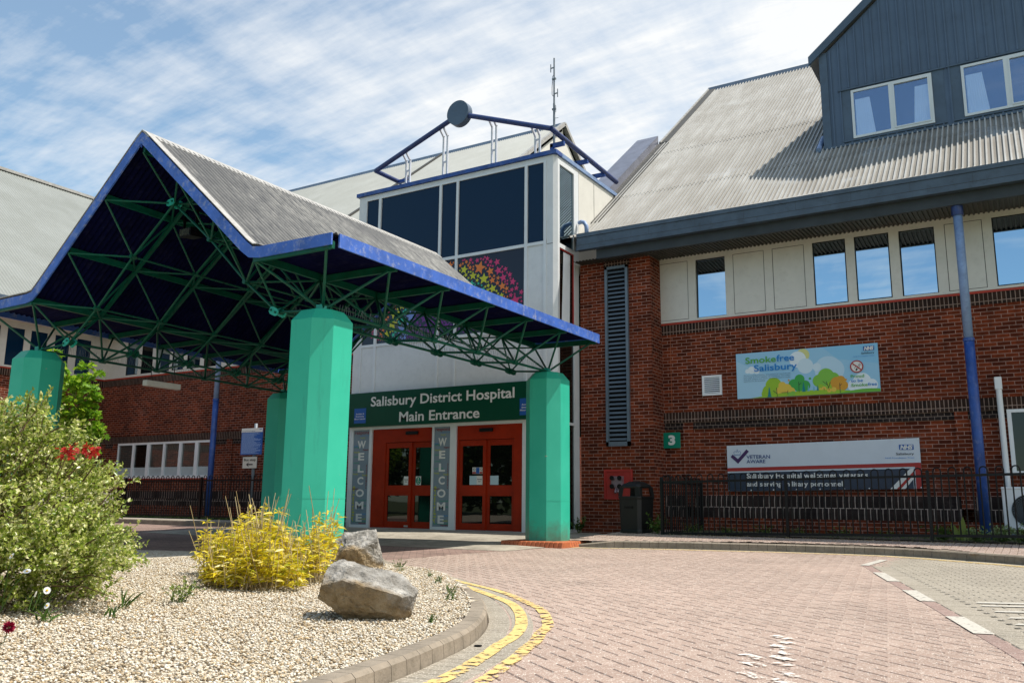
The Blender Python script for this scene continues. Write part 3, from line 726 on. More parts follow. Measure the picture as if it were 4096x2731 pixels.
# pier beside the entrance tower
pier = MB(); pier.box(-8.86, -7.10, 17.6, 18.6, -.3, 6.10); pierob = pier.build('brick_pier', M['brick_pier'], wing)
MB().box(-6.908, -6.9, WY-.004, WY+.03, 2.57, 4.33).build('movement_joint', M['tile'], wing)
# tall louvre in the pier
lv = MB(); 
for a, b, c, d in ((-8.20, -8.14, 1.80, 5.93), (-7.69, -7.63, 1.80, 5.93), (-8.20, -7.63, 5.87, 5.93), (-8.20, -7.63, 1.80, 1.90)): lv.box(a, b, 17.53, 17.61, c, d)
lo = lv.build('louvre_frame', M['louvre'], wing)
sl_ = MB()
for k in range(40):
    z = 1.93+k*.0985; sl_.hexa([(-8.14, 17.555, z), (-7.69, 17.555, z), (-7.69, 17.60, z+.055), (-8.14, 17.60, z+.055)], [(-8.14, 17.557, z+.012), (-7.69, 17.557, z+.012), (-7.69, 17.602, z+.067), (-8.14, 17.602, z+.067)])
sl_.build('louvre_blades', M['louvre'], lo)
MB().box(-8.15, -7.68, 17.590, 17.597, 1.9, 5.88).build('louvre_back', M['dark'], lo)
MB().box(-8.23, -7.60, 17.56, 17.62, 5.935, 6.05).build('louvre_lintel', M['soldier'], wing)
# dry riser inlet in its red box
db = MB(); b_ = dict(x0=-8.28, x1=-7.60, z0=.64, z1=1.29)
for a, b, c, d in ((-8.28, -8.24, .64, 1.29), (-7.64, -7.60, .64, 1.29), (-8.24, -7.64, 1.25, 1.29), (-8.24, -7.64, .64, .68)): db.box(a, b, 17.56, 17.62, c, d)
db.box(-8.24, -7.64, 17.592, 17.598, .68, 1.25)
M['redbox'] = paint('red_box_paint', (.42, .025, .018), .45, var=.12)
dr = db.build('fire_inlet_box', M['redbox'], wing)
iv = MB(); iv.box(-8.07, -7.81, 17.50, 17.592, .88, 1.14)
for cx, cz in ((-8.03, .92), (-7.85, .92), (-8.03, 1.10), (-7.85, 1.10)): iv.tube((cx, 17.50, cz), (cx, 17.44, cz), .05, 14)
iv.tube((-7.96, 17.51, .87), (-7.96, 17.46, .78), .03, 10); iv.tube((-7.90, 17.51, .87), (-7.90, 17.46, .79), .03, 10)
M['inlet'] = paint('inlet_metal', (.30, .22, .24), .45, .3, var=.2); iv.build('inlet_valve', M['inlet'], dr)
ic = MB()
for cx, cz in ((-8.03, .92), (-7.85, .92), (-8.03, 1.10), (-7.85, 1.10)): ic.tube((cx, 17.44, cz), (cx, 17.425, cz), .052, 14)
ic.build('inlet_cap', M['black'], dr)
# upper band of panels and windows
mb = MB(); bands = [(-7.15, -7.14), (-6.43, -6.25), (-5.565, -5.385), (-4.70, -4.52), (-3.85, -3.675), (-3.015, -2.84), (-2.18, -1.995), (-1.345, -1.165), (-.51, -.347)]
mb.box(-7.15, 3.0, WY-.05, WY+.3, 4.607, 4.655); mb.box(-7.15, 3.0, WY-.05, WY+.3, 6.01, 6.15)
for a, b in bands: mb.box(a, b, WY-.05, WY+.3, 4.655, 6.01)
for a, b in ((.30, .48), (1.15, 1.33)): mb.box(a, b, WY-.05, WY+.3, 4.655, 6.01)
mb.build('window_band_frame', M['panel'], wing)
for a, b in ((-7.14, -6.43), (-5.385, -4.70), (-4.52, -3.85), (-1.165, -.51)):
    p = MB().box(a, b, WY-.04, WY+.3, 4.655, 6.01).build('infill_panel', M['joint'], wing)
    MB().box(a+.012, b-.012, WY-.047, WY-.039, 4.667, 5.998).build('panel_face', M['panel'], p)
def upwin(a, b, rec):
    y = WY-.045+rec
    f = MB(); t = .022
    for q in ((a, a+t, 4.655, 6.01), (b-t, b, 4.655, 6.01), (a+t, b-t, 4.655, 4.655+t), (a+t, b-t, 6.01-t, 6.01)): f.box(q[0], q[1], y, WY+.3, q[2], q[3])
    fo = f.build('window', M['black'], wing)
    tl_ = .02 if rec > .02 else .004
    MB().hexa([(a+t, y+.012, 4.655+t), (b-t, y+.012, 4.655+t), (b-t, y+.03, 4.655+t), (a+t, y+.03, 4.655+t)], [(a+t, y+.012+tl_, 6.01-t), (b-t, y+.012+tl_, 6.01-t), (b-t, y+.06, 6.01-t), (a+t, y+.06, 6.01-t)]).build('pane', M['glassmirror'], fo)
for a, b, r_ in ((-6.25, -5.565, .06), (-3.675, -3.015, .004), (-2.84, -2.18, .003), (-1.995, -1.345, .05), (-.347, .30, .004), (.48, 1.15, .004)): upwin(a, b, r_)
# eaves: gutter, second beam, corrugated soffit
GY = 16.95
mb = MB(); mb.box(-8.62, 3.2, GY, GY+.14, 6.255, 6.54); mb.box(-8.62, 3.2, GY-.022, GY+.03, 6.545, 6.635); mb.box(-8.62, 3.2, GY-.014, GY+.13, 6.245, 6.352)
go = mb.build('gutter', M['gutter'], wing)
mb = MB(); mb.box(-8.62, 3.2, GY+.006, GY+.05, 6.533, 6.549); mb.box(-8.62, 3.2, GY-.004, GY+.01, 6.350, 6.366); mb.build('gutter_joint', M['joint'], go)
for k in range(11): MB().box(-7.9+k*1.05, -7.896+k*1.05, GY-.003, GY+.01, 6.368, 6.533).build('gutter_seam', M['joint'], go)
MB().box(-8.2, 3.2, GY+.16, GY+.24, 6.03, 6.26).build('eaves_beam', M['eaves'], wing)
corrugated('soffit', M['soffit'], wing, -8.85, 3.2, .085, [(0, 0), (.45, 0), (.55, -.028), (.9, -.028)], [(GY+.23, 6.07), (18.28, 6.145)], 'x')
# roof
for pth in ([(17.0, 6.60), (17.78, 6.915), (19.75, roofz(19.75))], [(19.6, roofz(19.6)+.012), (22.55, roofz(22.55))], [(22.4, roofz(22.4)+.012), (28.3, roofz(28.3))]):
    corrugated('roof', M['roof'], wing, -8.90, 3.2, .1025, RIB, pth, 'x', M['roofpan'])
MB().hexa([(-8.95, 17.45, roofz(17.45)-.25), (3.2, 17.45, roofz(17.45)-.25), (3.2, 28.3, roofz(28.3)-.25), (-8.95, 28.3, roofz(28.3)-.25)], [(-8.95, 17.45, roofz(17.45)-.02), (3.2, 17.45, roofz(17.45)-.02), (3.2, 28.3, roofz(28.3)-.02), (-8.95, 28.3, roofz(28.3)-.02)]).build('roof_deck', M['bluegrey'], wing)
mb = MB(); mb.hexa([(-9.0, 28.15, roofz(28.15)+.02), (3.2, 28.15, roofz(28.15)+.02), (3.2, 28.5, roofz(28.15)+.02), (-9.0, 28.5, roofz(28.15)+.02)], [(-9.0, 28.25, roofz(28.3)+.10), (3.2, 28.25, roofz(28.3)+.10), (3.2, 28.4, roofz(28.3)+.10), (-9.0, 28.4, roofz(28.3)+.10)])
mb.build('ridge_cap', M['bluegrey'], wing)
MB().hexa([(-8.9, 28.4, 14.9), (3.2, 28.4, 14.9), (3.2, 39, 6.5), (-8.9, 39, 6.5)], [(-8.9, 28.4, 15.25), (3.2, 28.4, 15.25), (3.2, 39, 6.8), (-8.9, 39, 6.8)]).build('rear_roof_slope', M['roof'], wing)
def slopebox(x0, x1, ya, yb, h0, h1):
    return MB().hexa([(x0, ya, roofz(ya)+h0), (x1, ya, roofz(ya)+h0), (x1, yb, roofz(yb)+h0), (x0, yb, roofz(yb)+h0)], [(x0, ya, roofz(ya)+h1), (x1, ya, roofz(ya)+h1), (x1, yb, roofz(yb)+h1), (x0, yb, roofz(yb)+h1)])
slopebox(-9.02, -8.72, 23.3, 28.35, -.1, .07).build('verge_flashing', M['soffit'], wing)
slopebox(-9.02, -8.96, 23.3, 28.35, .07, .11).build('verge_upstand', M['flash'], wing)
M['lead'] = paint('lead_grey_sheet', (.16, .17, .22), .35, .3, var=.25, scale=2)
slopebox(-9.75, -9.06, 19.5, 23.35, -.5, .30).build('sloping_parapet', M['lead'], wing)
slopebox(-9.06, -8.70, 18.3, 23.3, -.1, .045).build('abutment_flashing', M['soffit'], wing)
MB().box(-8.88, 3.2, 18.65, 38.9, -.3, 6.2).build('wall_core', M['brick'], wing)
# swan neck pipe from the tower to the gutter
MB().path([(-8.86, 17.56, 7.13), (-8.78, 17.52, 7.13), (-8.68, 17.48, 7.08), (-8.62, 17.46, 6.98), (-8.61, 17.46, 6.75)], .05, 10).build('swan_neck_pipe', M['bluepale'], wing, smooth=True)
# dormer
DY = 20.2; DX0, DX1, DC = -3.66, 1.70, -.98
dzb = roofz(DY)+.02
dorm = MB()
gz_ = lambda x: 13.42-.842*abs(x-DC)
dorm.xz([(DX0, dzb), (DX1, dzb), (DX1, gz_(DX1)), (DC, gz_(DC)), (DX0, gz_(DX0))], DY, DY+.1)
for x in (DX0, DX1-.1):   # cheeks
    zt = gz_(DX0); yb = 17.75+(zt-6.88)/.794
    dorm.hexa([(x, DY+.1, dzb-.05), (x+.1, DY+.1, dzb-.05), (x+.1, yb, zt-.05), (x, yb, zt-.05)], [(x, DY+.1, zt), (x+.1, DY+.1, zt), (x+.1, yb+.02, zt), (x, yb+.02, zt)])
do = dorm.build('dormer', M['dormer'], wing)
rb = MB(); x = DX0+.24
wins = ((-3.0, -1.28, 8.97, 10.17), (-.69, 1.03, 8.97, 10.17))
while x < DX1-.2:
    zt = gz_(x)-.05; segs = [(dzb+.03, zt)]
    for a, b, c, d in wins:
        if a-.2 < x < b+.2: segs = [(dzb+.03, c-.06), (d+.09, zt)]
    for c, d in segs:
        rb.hexa([(x-.028, DY-.001, c), (x+.028, DY-.001, c), (x+.028, DY+.02, c), (x-.028, DY+.02, c)], [(x-.028, DY-.001, d), (x+.028, DY-.001, d), (x+.028, DY+.02, d), (x-.028, DY+.02, d)])
        rb.hexa([(x-.028, DY-.001, c), (x+.028, DY-.001, c), (x+.028, DY+.001, c), (x-.028, DY+.001, c)], [(x-.015, DY-.036, c+.004), (x+.015, DY-.036, c+.004), (x+.015, DY-.035, c+.005), (x-.015, DY-.035, c+.005)])
        rb.box(x-.016, x+.016, DY-.036, DY+.01, c, d)
    x += .192
rb.build('cladding_rib', M['dormer'], do)
tr = MB(); tr.box(DX0-.01, DX0+.17, DY-.03, DY+.05, dzb, gz_(DX0+.17)-.02); tr.box(DX1-.17, DX1+.01, DY-.03, DY+.05, dzb, gz_(DX1-.17)-.02)
tr.box(DX0, DX1, DY-.035, DY, dzb-.02, dzb+.04); tr.build('corner_trim', M['bluegrey'], do)
bg_ = MB()
for s in (-1, 1):
    p = [(DC, 13.70), (DC+s*2.92, 13.70-.842*2.92), (DC+s*2.92, 13.70-.842*2.92-.22), (DC+s*2.72, 13.46-.842*2.70), (DC, 13.44)]
    bg_.xz(p if s > 0 else p[::-1], DY-.12, DY-.06)
bg_.build('bargeboard', M['bluegrey'], do)
dr_ = MB()
for s in (-1, 1):
    ze = 13.70-.842*2.92; ya = 17.75+(13.7-6.88)/.794; yb = 17.75+(ze-6.88)/.794
    q0 = [(DC, DY-.06, 13.58), (DC+s*2.92, DY-.06, ze-.12), (DC+s*2.92, yb+.1, ze-.12), (DC, ya+.1, 13.58)]
    dr_.hexa(q0, [(a, b, c+.12) for a, b, c in q0])
dr_.build('dormer_roof', M['roof'], do)
for a, b, c, d in wins:
    f = MB(); t = .055; mid_ = (a+b)/2
    for q in ((a, a+t, c, d), (b-t, b, c, d), (a+t, b-t, c, c+t), (a+t, b-t, d-t, d), (mid_-.045, mid_+.045, c+t, d-t)): f.box(q[0], q[1], DY-.045, DY+.05, q[2], q[3])
    for q in ((mid_+.045, mid_+.075, c+t, d-t), (b-t-.03, b-t, c+t, d-t), (mid_+.075, b-t-.03, c+t, c+t+.03), (mid_+.075, b-t-.03, d-t-.03, d-t)): f.box(q[0], q[1], DY-.06, DY-.02, q[2], q[3])
    f.build('window_frame', M['frame'], do)
    MB().box(a+t, b-t, DY-.02, DY-.015, c+t, d-t).build('pane', M['glassclear'], do)
    MB().box(a+.04, b-.04, DY-.004, DY-.001, c+.04, d-.04).build('room_behind', M['room'], do)
    cu = MB()
    for x0, x1, tp in ((a+.08, a+.40, .02), (b-.36, b-.08, .03)):
        n_ = 24; top = [(x0+(x1-x0)*(k/n_)**1, DY-.011+.005*math.sin(k*2.1), d-t-.18) for k in range(n_+1)]; bot = [(x0+(x1-x0)*(k/n_)*1.28 if x0 < mid_ else x1-(x1-x0)*(1-k/n_)*1.22, DY-.011+.005*math.sin(k*2.1+.3), c+t) for k in range(n_+1)]
        i = cu.pts(top); j = cu.pts(bot)
        for k in range(n_): cu.face((i+k, j+k, j+k+1, i+k+1))
    cu.build('curtain', M['curtain'], do, smooth=True)
    h = MB(); h.box(a-.28, b+.28, DY-.05, DY, d+.04, d+.075); h.box(a-.24, b+.24, DY-.04, DY, c-.055, c-.02); h.box(a-.24, a-.01, DY-.012, DY+.01, c-.02, d+.04); h.box(b+.01, b+.24, DY-.012, DY+.01, c-.02, d+.04)
    h.build('window_surround', M['bluegrey'], do)
MB().tube((-3.78, 20.05, roofz(20.05)+.09), (-3.78, 20.75, roofz(20.75)+.12), .06, 12).build('outlet_pipe', M['bluepale'], do)
# lower window beyond the white pipe
f = MB()
for q in ((-.40, -.33, 1.13, 2.33), (-.33, 3, 1.13, 1.20), (-.33, 3, 2.27, 2.33), (.55, .62, 1.2, 2.27)): f.box(q[0], q[1], WY-.01, WY+.1, q[2], q[3])
fo = f.build('ground_floor_window', M['white'], wing); MB().box(-.33, 3, WY+.03, WY+.04, 1.2, 2.27).build('pane', M['glassdark'], fo)
# blue downpipes
def downpipe(parent, x, y, z0, z1):
    p = MB().tube((x, y, 3.5), (x, y, z1), .078, 16).build('downpipe', M['bluepale'], parent, smooth=True)
    q = MB(); q.tube((x, y, z0), (x, y, 3.5), .086, 16); q.build('downpipe_foot', M['blue'], p, smooth=True)
    MB().tube((x, y, 3.49), (x, y, 3.54), .095, 16).build('pipe_collar', M['blue'], p); MB().tube((x, y, z1-.22), (x, y, z1-.02), .10, 16).build('pipe_hopper', M['bluedeep'], p)
downpipe(wing, -.86, 17.24, .0, 6.07)
q = MB(); q.tube((-.49, WY-.07, .88), (-.49, WY-.07, 2.72), .05, 14); q.box(-.55, -.43, WY-.12, WY, 2.70, 2.93); q.build('white_trunking', M['white'], wing, bevel=.01)
# small white vent
v_ = MB()
for q in ((-6.18, -6.135, 2.90, 3.34), (-5.785, -5.74, 2.90, 3.34), (-6.135, -5.785, 2.90, 2.945), (-6.135, -5.785, 3.295, 3.34)): v_.box(q[0], q[1], WY-.03, WY, q[2], q[3])
for k in range(8):
    z = 2.955+k*.043; v_.hexa([(-6.135, WY-.026, z), (-5.785, WY-.026, z), (-5.785, WY-.005, z+.022), (-6.135, WY-.005, z+.022)], [(-6.135, WY-.024, z+.008), (-5.785, WY-.024, z+.008), (-5.785, WY-.003, z+.03), (-6.135, WY-.003, z+.03)])
vo = v_.build('wall_vent', M['white'], wing); MB().box(-6.135, -5.785, WY-.0026, WY-.001, 2.945, 3.295).build('vent_back', M['dark'], vo)

# ------------------------------------------------------------------ entrance tower
TX0, TX1, TY = -14.86, -8.907, 16.5
tower = thing('entrance_tower', (-11.9, 16.5, -.09), 'glazed white clad entrance tower with navy glass, blue coping and red sliding doors', 'building')
fr = MB()
for a, b in ((-14.62, -14.59), (-14.18, -14.10), (-12.22, -12.15), (-11.70, -11.635), (-9.74, -9.665), (-9.23, -9.16)): fr.box(a, b, TY-.03, TY+.08, 3.20, 8.37)
for c, d in ((8.355, 8.40), (6.375, 6.45), (4.40, 4.47)): fr.box(-14.62, -9.16, TY-.022, TY+.08, c, d)
fr.build('curtain_wall_frame', M['frame'], tower)
c = MB(); c.box(TX0, -14.62, TY-.01, TY+.15, 2.38, 8.50); c.box(-14.62, -9.16, TY-.01, TY+.1, 8.40, 8.50)
c.box(-9.16, -8.99, TY-.01, TY+.1, 2.3, 8.50)
c.hexa([(-8.99, TY-.01, -.1), (-8.907, TY+.075, -.1), (-8.95, TY+.15, -.1), (-9.05, TY+.1, -.1)], [(-8.99, TY-.01, 8.5), (-8.907, TY+.075, 8.5), (-8.95, TY+.15, 8.5), (-9.05, TY+.1, 8.5)])
c.build('corner_cladding', M['panelw'], tower)
MB().box(-9.15, -8.99, TY-.016, TY, 6.36, 6.37).build('cladding_joint', M['joint'], tower)
for a, b in ((-14.59, -14.18), (-14.10, -12.22), (-12.15, -11.70), (-11.635, -9.74), (-9.665, -9.23)):
    MB().box(a, b, TY+.01, TY+.03, 6.45, 8.355).build('upper_pane', M['glassnavy'], tower)
    if a > -9.7: MB().box(a, b, TY+.005, TY+.03, 4.47, 6.375).build('pale_infill', M['panelw'], tower)
    else: MB().box(a, b, TY+.01, TY+.03, 4.47, 6.375).build('lower_pane', M['glasslow'], tower)
lp = MB()
for a, b in ((-14.59, -14.18), (-14.10, -12.22), (-12.15, -11.70), (-11.635, -9.74), (-9.665, -9.16)): lp.box(a, b, TY, TY+.08, 3.15, 4.40)
lp.build('lower_cladding', M['panelw'], tower)
cp = MB(); cp.box(TX0-.07, TX1+.03, TY-.07, TY+.25, 8.505, 8.60); cp.build('front_coping', M['blue'], tower)
cp = MB(); cp.box(TX1-.2, TX1+.03, TY+.25, 19.85, 8.505, 8.60); cp.box(TX0-.07, TX0+.15, TY+.25, 19.5, 8.505, 8.60); cp.build('side_coping', M['bluepale'], tower)
MB().box(TX0+.15, TX1-.2, TY+.25, 22, 8.30, 8.52).build('tower_roof', M['soffit'], tower)
sd = MB(); sd.box(TX1-.1, TX1-.01, 17.46, 19.9, 5.9, 8.50); sd.build('side_cladding', M['sidepanel'], tower)
sj = MB()
for y in (17.63, 18.49): sj.box(TX1-.012, TX1-.006, y, y+.012, 6.7, 8.45)
sj.build('side_joint', M['joint'], tower)
sf = MB()
for y0, y1, z0, z1 in ((16.575, 16.66, -.1, 8.42), (17.385, 17.62, -.1, 8.42), (16.66, 17.385, 8.31, 8.42), (16.66, 17.385, 6.30, 6.40), (16.66, 17.385, 2.27, 2.33), (16.66, 17.385, -.1, -.02)): sf.box(TX1-.09, TX1, y0, y1, z0, z1)
sf.box(TX1-.1, TX1-.02, 16.575, 17.62, 8.42, 8.50)
sf.build('side_frame', M['frame'], tower)
MB().box(TX1-.05, TX1-.035, 16.66, 17.385, 6.40, 8.31).build('side_upper_pane', M['glasshalf'], tower)
MB().box(TX1-.05, TX1-.035, 16.66, 17.385, 2.33, 6.30).build('side_middle_pane', M['glassdark'], tower)
MB().box(TX1-.05, TX1-.035, 16.66, 17.385, -.02, 2.27).build('side_lower_pane', M['glassdark'], tower)
rf = MB()
for y0, y1, z0, z1 in ((16.66, 16.685, 4.6, 6.30), (17.36, 17.385, 4.6, 6.30), (16.685, 17.36, 6.27, 6.30)): rf.box(TX1-.034, TX1-.012, y0, y1, z0, z1)
rf.build('red_window_frame', M['redbox'], tower)
cu = MB(); n_ = 30
i = cu.pts([(TX1-.030-.004*math.sin(k*1.9), 16.90+.34*k/n_, 6.25) for k in range(n_+1)]); j = cu.pts([(TX1-.030-.004*math.sin(k*1.9), 16.80+.40*k/n_, 4.4) for k in range(n_+1)])
for k in range(n_): cu.face((i+k, i+k+1, j+k+1, j+k))
cu.build('side_curtain', M['curtain'], tower, smooth=True)
MB().box(TX0+.1, TX1-.11, TY+.5, 22, 2.4, 8.28).build('tower_core', M['dark'], tower)
MB().box(TX0, TX0+.1, TY+.15, 19, -.3, 8.5).build('left_cladding', M['panelw'], tower)
# star decals: an arch of coloured stars on the lower panes
STC = [('pink', (.62, .04, .16)), ('orange', (.75, .20, .04)), ('yellow', (.55, .55, .03)), ('green', (.04, .45, .30)), ('blue', (.18, .28, .60)), ('violet', (.16, .03, .24))]
smats = [flat('star_'+n, c, .5) for n, c in STC]
sb = MB(); occ = []
cxA, czA, rxA, rzA = -11.95, 4.3, 2.2, 2.15
def overl(x, z, r): return any((x-a)**2+(z-b)**2 < ((r+c)*.80)**2 for a, b, c in occ)
inp = lambda x, z, r: any(a+.02 < x-r*.8 and x+r*.8 < b-.02 for a, b in ((-14.59, -14.18), (-14.10, -12.22), (-12.15, -11.70), (-11.635, -9.74))) and 4.5+r < z < 6.35-r
for size, tries in ((.16, 60), (.11, 420), (.065, 3200), (.038, 8000)):
    for _ in range(tries):
        a = rnd.uniform(0, math.pi); rr = rnd.uniform(.2, 1.08); x = cxA+rxA*rr*math.cos(a); z = czA+rzA*rr*math.sin(a); s_ = size*rnd.uniform(.85, 1.15)
        if not inp(x, z, s_) or overl(x, z, s_): continue
        occ.append((x, z, s_))
        k = 0 if rr > .95 else 1 if rr > .86 else 2 if rr > .77 else 3 if rr > .67 else 4 if rr > .55 else 5
        sb.cur = k; sb.xz(star(x, z, s_, rnd.uniform(-.3, .3)), TY+.005, TY+.010)
sb.build('star_decals', smats, tower, uv=False)
# doors
M['greyboard'] = paint('grey_vinyl_board', (.20, .255, .30), .5, var=.05)
dfr = MB()
for a, b in ((TX0, -14.72), (-14.20, -14.115), (-12.255, -12.20), (-11.73, -11.64), (-11.64, -11.56), (-9.76, -9.66), (-9.17, -9.0)): dfr.box(a, b, TY-.02, TY+.2, -.095, 2.38)
dfr.box(TX0, -9.0, TY-.025, TY+.2, 2.30, 2.39); dfr.box(-14.72, -14.20, TY-.01, TY+.2, -.095, -.02); dfr.box(-12.2, -11.73, TY-.01, TY+.2, -.095, -.02)
dfr.build('entrance_frame', M['frame'], tower)
def doors(x0, x1, j0, mid_, x2):
    """red sliding doorway: side panel x0..j0, leaves j0..mid..x2, header"""
    h = MB(); h.box(x0, x1, TY+.03, TY+.2, 1.97, 2.30); h.box(x0, j0, TY+.03, TY+.2, -.09, 1.97)
    if x2 < x1: h.box(x2, x1, TY+.03, TY+.2, -.09, 1.97)
    h.build('door_surround', M['door'], tower)
    MB().box(mid_-.16, mid_+.20, TY-.02, TY+.03, 2.14, 2.22).build('door_sensor', M['black'], tower, bevel=.01)
    for a, b, dy_ in ((j0, mid_, .05), (mid_, x2, .085)):
        f = MB(); t = .085; y0, y1 = TY+dy_, TY+dy_+.05
        for q in ((a, a+t, -.075, 1.96), (b-t, b, -.075, 1.96), (a+t, b-t, -.075, .075), (a+t, b-t, .69, .93), (a+t, b-t, 1.83, 1.96)): f.box(q[0], q[1], y0, y1, q[2], q[3])
        d = f.build('sliding_door', M['door'], tower)
        MB().box(a+t, b-t, y0+.02, y0+.03, .075, .69).build('lower_glass', M['glassdark'], d); MB().box(a+t, b-t, y0+.02, y0+.03, .93, 1.83).build('upper_glass', M['glassdark'], d)
doors(-14.115, -12.255, -13.70, -12.90, -12.255)
doors(-11.56, -9.76, -11.50, -10.76, -10.0)
MB().box(-13.07, -12.96, TY+.035, TY+.05, -.05, -.01).build('door_lock', M['steel'], tower)
MB().box(-14.115, -9.76, TY+.02, TY+.3, -.10, -.078).build('threshold', M['steel'], tower)
MB().box(-14.8, -9.1, TY+.21, TY+.25, -.1, 2.4).build('lobby_dark', M['dark'], tower)
WORDC = [flat('word_red', (.22, .02, .025), .5), flat('word_yellow', (.42, .45, .06), .5), flat('word_green', (.05, .30, .20), .5), flat('word_blue', (.06, .25, .52), .5)]
for x0, x1 in ((-14.72, -14.20), (-12.20, -11.73), (-9.66, -9.17)):
    b = MB().box(x0+.0, x1-.0, TY+.0, TY+.02, -.02, 2.30).build('welcome_board', M['greyboard'], tower)
    w_ = x1-x0; L_ = lambda a: x0+w_*a
    zt = 2.27; yb = TY
    text('respons', 'board_word', (L_(.06), L_(.96), 2.20, 2.285), yb, WORDC[0], b, bold=.01)
    text('friendly', 'board_word', (L_(.40), L_(.72), 2.085, 2.13), yb, WORDC[1], b)
    text('centred', 'board_word', (L_(.36), L_(.95), 2.15, 2.19), yb, WORDC[3], b)
    text('friendly', 'board_word', (L_(.02), L_(.22), -.01+.05, .92), yb, WORDC[1], b, bold=.02, rot=-1)
    text('responsive', 'board_word', (L_(.82), L_(.94), .86, 1.44), yb, WORDC[0], b, rot=1)
    for (a, c_, z, col, wd) in ((.05, .35, 1.86, 2, 'caring'), (.60, .97, 1.79, 0, 'respect'), (.05, .42, 1.73, 1, 'friendly'), (.05, .33, 1.62, 2, 'centred'), (.05, .40, 1.47, 2, 'centred'), (.05, .60, 1.30, 2, 'and safe'), (.04, .36, 1.19, 1, 'friendly'), (.62, .95, 1.16, 1, 'friendly'),
                               (.03, .40, .83, 0, 'responsive'), (.40, .93, .55, 2, 'centred'), (.50, .95, .42, 2, 'safe'), (.60, .95, .22, 3, 'open'), (.62, .95, .10, 1, 'friendly'), (.02, .28, 1.88, 3, 'profes'), (.05, .95, .035, 2, 'centred'), (.5, .95, .0, 0, 'responsive')):
        text(wd, 'board_word', (L_(a), L_(c_), z, z+.045), yb, WORDC[col], b, bold=.015)
    for k, ch in enumerate('WELCOME'):
        z = 1.90-.299*k; hw = .26 if ch in 'WMO' else .19
        text(ch, 'board_letter', (L_(.52-hw), L_(.52+hw), z-.045, z+.13), yb, M['textwhite'], b, depth=.006, bold=.035)
# big green sign
sg = thing('entrance_sign', (-11.9, 16.42, 2.4), 'long dark green sign reading Salisbury District Hospital Main Entrance above the red doors', 'sign')
MB().box(-14.85, -8.96, TY-.12, TY-.03, 2.37, 3.225).build('sign_panel', M['signgreen'], sg, bevel=.006)
text('Salisbury District Hospital', 'lettering', (-14.105, -9.91, 2.872, 3.105), TY-.12, M['textwhite'], sg, bold=.018)
text('Main Entrance', 'lettering', (-13.19, -10.845, 2.457, 2.692), TY-.12, M['textwhite'], sg, bold=.018)
for x0, lab in ((-14.63, ''), (-9.77, '')):
    p = MB().box(x0, x0+.38, TY-.128, TY-.119, 2.462, 2.835).build('blue_plate', M['nhsblue'], sg)
    for k, t_ in enumerate(('Accident &', 'Emergency', 'Minor Injuries')):
        wd = (.27, .27, .355)[k]; text(t_, 'plate_lettering', (x0+.19-wd/2, x0+.19+wd/2, 2.68-.062*k, 2.715-.062*k), TY-.128, M['textwhite'], p, bold=.02, depth=.002)
# notices on the doors
def notice(x0, x1, z0, z1, label, lines, y, mat='textwhite', circ=None):
    n_ = thing('notice', ((x0+x1)/2, y, z0), label, 'notice')
    MB().box(x0, x1, y-.003, y, z0, z1).build('sheet', M[mat], n_)
    if circ:
        plate(circle((x0+x1)/2, (z0+z1)/2, (x1-x0)*.46, 28, (z1-z0)*.46), y-.003, 'green_disc', flat('notice_green', (.0, .22, .12), .5), n_, .001)
    for t_, a, b, c_, d, mm in lines: text(t_, 'lettering', (x0+(x1-x0)*a, x0+(x1-x0)*b, z0+(z1-z0)*c_, z0+(z1-z0)*d), y-.004, M[mm], n_, depth=.001, bold=.02)
notice(-13.135, -12.99, .94, 1.145, 'white Automatic door notice low on the glass of the left doorway', [('Automatic', .1, .9, .56, .70, 'textblack'), ('door', .3, .7, .32, .46, 'textblack')], TY+.069)
notice(-12.80, -12.64, .94, 1.145, 'white square notice with a green one way in disc on the glass', [('1', .42, .56, .55, .85, 'textwhite'), ('WAY', .25, .78, .36, .46, 'textwhite'), ('IN', .40, .62, .16, .28, 'textwhite')], TY+.104, circ=True)
notice(-11.02, -10.86, .94, 1.145, 'white Automatic door notice on the glass of the right doorway', [('Automatic', .1, .9, .56, .70, 'textblack'), ('door', .3, .7, .32, .46, 'textblack')], TY+.069)
M['paleblank'] = flat('pale_blue_paper', (.45, .60, .66), .6)
notice(-11.215, -11.02, .94, 1.145, 'pale blue blank sheet left of the right Automatic door notice', [], TY+.069, 'paleblank')
notice(-10.675, -10.45, .94, 1.145, 'pale blue blank sheet on the rightmost door leaf', [], TY+.104, 'paleblank')
st = thing('safety_sticker', (-11.0, TY+.069, 1.19), 'row of small no smoking, blue and no entry symbols on door glass', 'sticker')
MB().box(-11.14, -10.86, TY+.066, TY+.069, 1.19, 1.335).build('sheet', M['textwhite'], st)
q = MB(); q.box(-11.04, -10.945, TY+.0645, TY+.066, 1.195, 1.33); q.build('blue_square', M['nhsblue'], st)
q = MB(); q.box(-11.135, -11.045, TY+.0645, TY+.066, 1.195, 1.235); q.box(-10.94, -10.865, TY+.0645, TY+.066, 1.195, 1.235); q.build('red_strip', M['bannerred'], st)
for cx in (-11.09, -10.90): 
    q = MB(); o_ = circle(cx, 1.285, .034, 20); i_ = circle(cx, 1.285, .025, 20)
    for k in range(20): q.poly([(o_[k][0], TY+.0645, o_[k][1]), (o_[(k+1) % 20][0], TY+.0645, o_[(k+1) % 20][1]), (i_[(k+1) % 20][0], TY+.0645, i_[(k+1) % 20][1]), (i_[k][0], TY+.0645, i_[k][1])])
    q.poly([(cx-.022, TY+.0645, 1.303), (cx-.026, TY+.0645, 1.298), (cx+.022, TY+.0645, 1.265), (cx+.026, TY+.0645, 1.270)])
    q.build('prohibition_ring', M['textblack'], st, uv=False)

